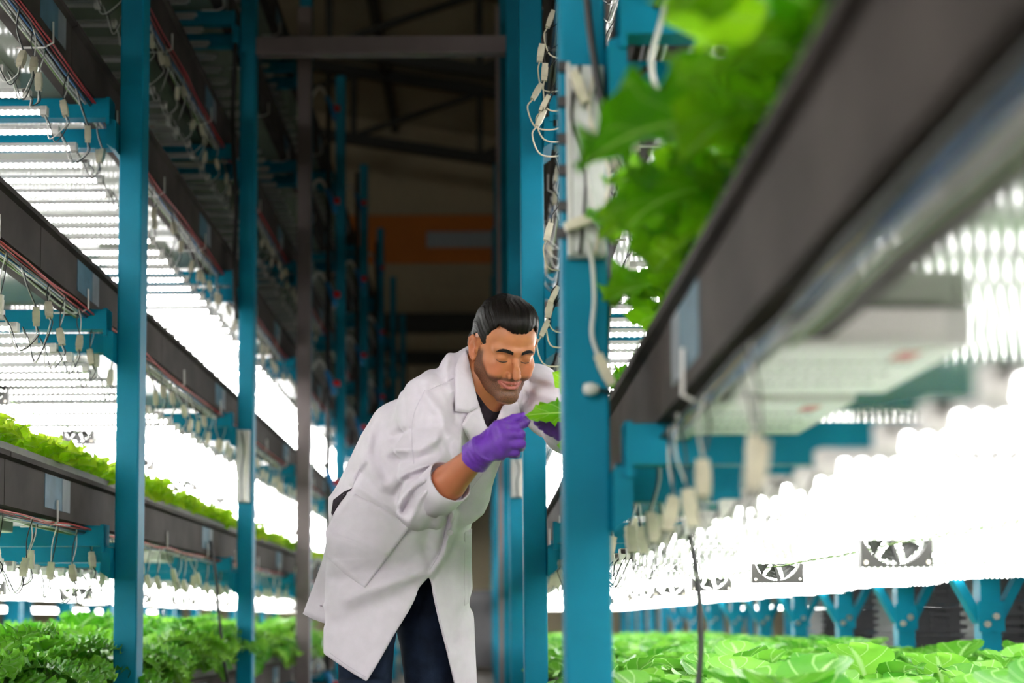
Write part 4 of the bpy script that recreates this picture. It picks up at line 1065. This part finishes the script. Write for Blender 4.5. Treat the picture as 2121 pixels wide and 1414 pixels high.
for pl, amp, wd_ in folds:
    xs_ = [p[0] for p in pl]; ys_ = [p[1] for p in pl]; mg = wd_*3
    p0 = W(min(xs_)-mg, max(ys_)+mg, 4.1); p1 = W(max(xs_)+mg, min(ys_)-mg, 4.1); q0 = W(min(xs_)-mg, max(ys_)+mg, 3.0); q1 = W(max(xs_)+mg, min(ys_)-mg, 3.0)
    s_ = coat._sl((min(p0[0], q0[0]), 3.0, min(p0[2], q0[2])), (max(p1[0], q1[0]), 4.1, max(p1[2], q1[2])), .005)
    px_, py_ = PX[s_], PY[s_]
    coat.d[s_] -= (float(np.clip(amp*.0028, -.011, .014))*np.exp(-(line_d(px_, py_, pl)/wd_)**2)).astype(np.float32)
coat.d = np.where(Z < HIP[2]-.12, np.maximum(coat.d, sk_in.astype(np.float32)), coat.d)                      # hollow below the hips
KV, KF = coat.mesh(); KV = relax(KV, KF, 2, .4)
coat_o = pchild('lab_coat', KV, KF, M_COAT); tag(coat_o, 'white knee-length lab coat with rolled sleeves')

from mathutils.bvhtree import BVHTree
bvh = BVHTree.FromPolygons([tuple(v) for v in KV], [tuple(f_) for f_ in KF])
camp = Vector((0, 0, CAMZ))
def hit(px, py, fallback=3.5):
    d_ = Vector(W(px, py, 3.0))-camp; d_.normalize(); h = bvh.ray_cast(camp, d_)
    if h[0] is None: return Vector(W(px, py, fallback)), -d_, False
    return h[0], h[1], True
def patch(name, poly, m, lift=.004, thick=.004, fallback=None, parent=None, div=5, depth=None, label=None):
    """a piece of cloth laid on the coat, cut to an outline"""
    bm = bmesh.new(); vs = [bm.verts.new((x, y, 0)) for x, y in poly]; bm.faces.new(vs)
    bmesh.ops.triangulate(bm, faces=bm.faces[:]); bmesh.ops.subdivide_edges(bm, edges=bm.edges[:], cuts=div, use_grid_fill=True); bmesh.ops.triangulate(bm, faces=bm.faces[:])
    bm.verts.index_update(); P = []; ok = []
    for v in bm.verts:
        if depth is not None:
            p = Vector(W(v.co.x, v.co.y, depth(v.co.x, v.co.y))); P.append(p); ok.append(True)
        else:
            p, n, o_ = hit(v.co.x, v.co.y); P.append(p); ok.append(o_)
    if depth is None:
        A = np.array([[v.co.x-1e3, v.co.y-1e3, 1] for v in bm.verts]); Yv = np.array([p.y for p in P]); okm = np.array(ok)
        med = np.median(Yv[okm]); good = okm & (np.abs(Yv-med) < .12)
        co = np.linalg.lstsq(A[good], Yv[good], rcond=None)[0]; Yv = np.where(good, Yv, A @ co); Y0 = Yv.copy()
        nbr = [[e.other_vert(v).index for e in v.link_edges] for v in bm.verts]
        for _ in range(6): Yv = np.array([.4*Yv[i]+.6*np.mean(Yv[q]) for i, q in enumerate(nbr)])
        Yv = np.minimum(Yv, np.where(good, Y0, Yv))
        for _ in range(2): Yv = np.array([.4*Yv[i]+.6*np.mean(Yv[q]) for i, q in enumerate(nbr)])
        for i, v in enumerate(bm.verts): P[i] = Vector(W(v.co.x, v.co.y, float(Yv[i])))
    nb_ = [[e.other_vert(v).index for e in v.link_edges] for v in bm.verts]
    top = []; bot = []
    for p in P:
        d_ = (camp-p).normalized(); top.append(p+d_*(lift+thick)); bot.append(p+d_*(lift-.006))
    n = len(P); Vv = [tuple(np.array(p)-PLOC) for p in top]+[tuple(np.array(p)-PLOC) for p in bot]; Fv = []
    for f_ in bm.faces:
        i = [v.index for v in f_.verts]; Fv.append(tuple(i)); Fv.append(tuple(n+q for q in i[::-1]))
    for e in bm.edges:
        if len(e.link_faces) == 1:
            a, b = e.verts[0].index, e.verts[1].index; Fv.append((a, b, n+b, n+a))
    bm.free()
    me = bpy.data.meshes.new(name); me.from_pydata(Vv, [], Fv); me.materials.append(m); me.update(); me.polygons.foreach_set('use_smooth', [True]*len(me.polygons))
    bm2 = bmesh.new(); bm2.from_mesh(me); bmesh.ops.recalc_face_normals(bm2, faces=bm2.faces[:]); bm2.to_mesh(me); bm2.free()
    o = obj(name, me, parent or PERSON)
    if label: o['label'] = label
    return o
cb = MB(); prof_c = [(-.066, .0590), (-.064, .0628), (-.030, .0630), (.010, .0622), (.012, .0600), (.010, .0575), (-.030, .0575)]
e1 = Vector(ad).orthogonal().normalized(); e2 = Vector(ad).cross(e1); nc = 40
for al_, r_c in prof_c:
    for q in range(nc):
        a_ = 2*PI*q/nc; r2 = r_c*.90*(1+.02*math.sin(3*a_+.5)+.012*math.sin(7*a_)); cb.v.append(tuple(Vector(CUF-PLOC)+Vector(ad)*al_+e1*(r2*math.cos(a_))+e2*(r2*math.sin(a_))))
for i in range(len(prof_c)-1):
    for q in range(nc): cb.f.append((i*nc+q, i*nc+(q+1) % nc, (i+1)*nc+(q+1) % nc, (i+1)*nc+q)); cb.mi.append(0)
cb.build('cuff', M_COAT, coat_o, True)
patch('collar', [(965, 722), (950, 742), (943, 762), (942, 851), (970, 855), (992, 842), (984, 806), (976, 770), (970, 742)], M_COAT, .006, .006, parent=coat_o)
patch('lapel', [(970, 855), (955, 881), (968, 905), (990, 940), (1012, 968), (1024, 930), (1016, 905), (1008, 884), (992, 842)], M_COAT, .008, .006, parent=coat_o)
patch('lapel', [(1041, 840), (1072, 832), (1079, 858), (1078, 900), (1050, 930), (1020, 905), (1024, 880)], M_COAT, .006, .006, parent=coat_o)
patch('pocket', [(735, 1022), (798, 1056), (850, 1090), (806, 1150), (756, 1217), (716, 1190), (678, 1155), (674, 1100), (690, 1070)], M_COAT, .002, .003, parent=coat_o, div=8)
patch('pocket', [(962, 1098), (978, 1094), (976, 1170), (972, 1248), (962, 1254), (961, 1180)], M_COAT, .001, .002, parent=coat_o)
patch('pocket_slit', [(730, 1010), (712, 1018), (690, 1035), (686, 1062), (688, 1068), (705, 1040)], M_SHIRT, .002, .001, parent=coat_o, label='dark opening showing the plaid shirt')
for px_, py_ in ((932, 1103), (964, 1030)):
    p, n, _ = hit(px_, py_); d_ = (camp-p).normalized(); o_ = Vector(PLOC)
    MB().tube([p-o_+d_*.001, p-o_+d_*.004, p-o_+d_*.0055], [.0085, .0085, .0065], 16).build('button', M_BTN, coat_o, True)
M_SEAM = mat('coat_stitch', (.68, .62, .70), .8)
def seam(pl, r=.0009, name='seam', m=None):
    pts = []
    for p in smooth_path([(x, y, 0) for x, y in pl], 8):
        h_, n_, ok_ = hit(p.x, p.y)
        if ok_ and (not pts or (h_-Vector(PLOC)-pts[-1]).length < .05): pts.append(h_-Vector(PLOC)+(camp-h_).normalized()*.0006)
    if len(pts) > 3: MB().tube(pts, r, 5).build(name, m or M_SEAM, coat_o, True)
for pl in ([(888, 808), (915, 796), (940, 783)], [(880, 808), (858, 855), (853, 905), (857, 960)], [(928, 1072), (920, 1104), (910, 1145), (890, 1180)], [(1004, 975), (970, 1020), (940, 1062)], [(671, 1170), (671, 1240), (672, 1345)], [(684, 1352), (720, 1378), (758, 1402)], [(735, 1024), (792, 1056), (850, 1090)], [(842, 1100), (806, 1150), (757, 1214)], [(754, 1213), (716, 1188), (682, 1154)], [(880, 1212), (845, 1272), (800, 1345), (765, 1402)], [(900, 1230), (912, 1285), (930, 1350)], [(745, 970), (733, 1000), (730, 1010)]): seam(pl)
patch('back_panel', [(676, 1120), (668, 1158), (650, 1210), (627, 1271), (648, 1282), (676, 1292)], M_COAT, .001, .005, parent=coat_o, depth=lambda px, py: 3.80+.0006*(676-px))
# ---- shirt under the coat
sh = SDF(NECK-.22, NECK+.16, .006)
sh.ell(CH, (.168, .114, .215), .02, M=TM_); sh.cap(NECK-TA*.05, NECK+TA*.02, .074, .066, .03)
X, Y, Z = sh.pts((slice(None),)*3); sh.d = np.maximum(sh.d, -((X-CH[0])*TA[0]+(Y-CH[1])*TA[1]+(Z-CH[2])*TA[2])-.06)
V_, F_ = sh.mesh(); pchild('shirt', V_, F_, M_SHIRT)
# ---- trousers and shoes
tr = SDF((-.60, 3.35, 0.03), (.14, 4.12, 1.02), .0075)
KNR, KNL = np.array([W(762, 1414, 3.62)[0]-.005, 3.60, .52]), np.array([W(884, 1414, 3.74)[0]+.01, 3.74, .52])
ANR, ANL = np.array([KNR[0]-.02, 3.68, .09]), np.array([KNL[0]+.02, 3.82, .09])
tr.chain([HR_, HR_*.45+KNR*.55, KNR, ANR], [.100, .080, .064, .058], .02); tr.chain([HL_, HL_*.45+KNL*.55, KNL, ANL], [.100, .078, .062, .058], .02); tr.cap(HR_, HL_, .105, .105, .04)
X, Y, Z = tr.pts((slice(None),)*3); tr.d = np.where(Z > .60, np.maximum(tr.d, skirt(X, Y, Z)+.030), tr.d).astype(np.float32)
V_, F_ = tr.mesh(); pchild('trousers', relax(V_, F_, 2), F_, M_JEAN)
for A_ in (ANR, ANL):
    so = SDF((A_[0]-.16, A_[1]-.32, -.01), (A_[0]+.22, A_[1]+.14, .16), .006); to = A_+FD*.17
    so.cap((A_[0], A_[1], .055), (to[0], to[1], .04), .05, .042, .02); so.cap((A_[0], A_[1], .05), (A_[0], A_[1], .12), .05, .05, .02)
    so.d = np.maximum(so.d, .001-so.ax[2][None, None, :]); V_, F_ = so.mesh(); pchild('shoe', V_, F_, M_SHOE)
# ---- gloves
def hand(fingers, palm, wrist_dir, cuff_r, name, step=.0019):
    allp = np.concatenate([np.array([q for q, _ in f_]) for f_ in fingers]+[np.array([q for q, _ in palm])])
    g = SDF(allp.min(0)-.045, allp.max(0)+.045, step)
    for a, b, ra_, rb2 in [(palm[i][0], palm[j][0], palm[i][1], palm[j][1]) for i, j in PAL]: g.cap(a, b, ra_, rb2, .012)
    for f_ in fingers:
        g2 = SDF(allp.min(0)-.045, allp.max(0)+.045, step); g2.chain([q for q, _ in f_], [r for _, r in f_], .004)
        g.d = smin(g.d, g2.d, .0035)
    w0, cd_ = np.array(palm[0][0]), wrist_dir
    X, Y, Z = g.pts((slice(None),)*3); al = (X-w0[0])*cd_[0]+(Y-w0[1])*cd_[1]+(Z-w0[2])*cd_[2]
    ra2 = np.sqrt(np.maximum((X-w0[0])**2+(Y-w0[1])**2+(Z-w0[2])**2-al**2, 0))
    cuf = np.maximum(np.abs(ra2-(cuff_r+.12*np.maximum(-al, 0)))-.003, np.abs(al+.008)-.022); g.d = smin(g.d, cuf, .006)
    g.d = g.d+(.0007*np.sin(al*520+ra2*60)*np.exp(-((al+.004)/.018)**2)+.0004*np.sin(al*330+X*240)).astype(np.float32)
    V, F = g.mesh(); V = relax(V, F, 2, .4); pchild(name, V, F, M_GLOVE)
PAL = [(0, 1), (0, 2), (0, 3), (0, 4), (1, 2), (2, 3), (3, 4), (0, 5), (5, 1)]
def wj(l): return [(W(px, py, Yd), r) for px, py, Yd, r in l]
wd_r = W(997, 934, 3.118)-ELR; wd_r /= np.linalg.norm(wd_r)
hand([wj([(1036, 884, 3.115, .0122), (1070, 884, 3.120, .0112), (1085, 877, 3.140, .0102), (1091, 872, 3.150, .0092)]),
      wj([(1043, 901, 3.105, .0122), (1078, 899, 3.110, .0112), (1079, 905, 3.140, .0102), (1064, 908, 3.155, .0092)]),
      wj([(1046, 920, 3.110, .0118), (1079, 919, 3.112, .0110), (1079, 925, 3.140, .0100), (1063, 927, 3.150, .0090)]),
      wj([(1040, 937, 3.120, .0110), (1068, 936, 3.125, .0102), (1069, 940, 3.145, .0092), (1056, 941, 3.155, .0084)]),
      wj([(1012, 905, 3.125, .0150), (1040, 880, 3.150, .0132), (1064, 868, 3.155, .0112), (1083, 862, 3.158, .0095)])],
     wj([(997, 934, 3.118, .0240), (1034, 887, 3.118, .0155), (1042, 903, 3.112, .0155), (1044, 921, 3.116, .0150), (1036, 938, 3.124, .0145), (1014, 908, 3.135, .0185)]), wd_r, .0325, 'glove')
wd_l = (WRL-ELL_)/np.linalg.norm(WRL-ELL_)
hand([wj([(1150, 862, 3.225, .0112), (1128, 857, 3.205, .0105), (1113, 861, 3.190, .0095)]),
      wj([(1152, 876, 3.225, .0112), (1130, 872, 3.205, .0105), (1113, 874, 3.190, .0095)]),
      wj([(1154, 889, 3.230, .0108), (1136, 885, 3.215, .0100), (1121, 883, 3.205, .0090)]),
      wj([(1157, 899, 3.240, .0100), (1143, 896, 3.225, .0092), (1132, 892, 3.215, .0084)]),
      wj([(1165, 866, 3.245, .0140), (1152, 852, 3.235, .0115), (1136, 850, 3.230, .0095)])],
     wj([(1168, 884, 3.275, .0240), (1152, 864, 3.232, .0150), (1154, 877, 3.230, .0150), (1156, 889, 3.236, .0145), (1159, 898, 3.244, .0135), (1164, 872, 3.245, .0180)]), wd_l, .0300, 'glove')
# ---- the leaf held between the fingers belongs to a mustard plant on the tray
hp = empty('mustard_green', (.33, 3.24, ZA)); tag(hp, 'mustard green on the right tray whose leaf the person holds', 'mustard green', 'mustard greens on the right'); obj('stem', stem_me, hp)
def held(pa, pb, width, seed, twist, sag=0.):
    pa = np.array(pa); pb = np.array(pb); ax = pb-pa; L = np.linalg.norm(ax); ax /= L
    upv = np.array([0, -.75, .66]); upv = upv-ax*(upv@ax); upv /= np.linalg.norm(upv); sd = np.cross(upv, ax)
    c, s = math.cos(twist), math.sin(twist); u2 = upv*c+sd*s; s2 = np.cross(u2, ax)
    V, Fc, UV = leaf_arrays(L, width, 30, 14, prof_obov, sag, -sag, .25, .006, 5, .34, 13, .25, .12, seed, .0015)
    V = np.array(V); Wv = V[:, :1]*ax+V[:, 1:2]*s2+V[:, 2:]*u2+pa-np.array(hp.location)
    return obj('leaf', mesh_uv('leaf', [tuple(q) for q in Wv], Fc, UV, M_MUS), hp)
held((.325, 3.17, ZA+.01), W(1088, 861, 3.145), .065, 3, .35, 8)
held((.33, 3.22, ZA+.01), W(1146, 922, 3.13), .07, 4, 1.1, 22)
held((.33, 3.25, ZA+.02), W(1143, 770, 3.20), .06, 5, .9, 6)
for k in range(5): obj('leaf', LM['mustard'][k], hp, None, place_rot(-1.2+k*.6, R(-5)), (.6,)*3)
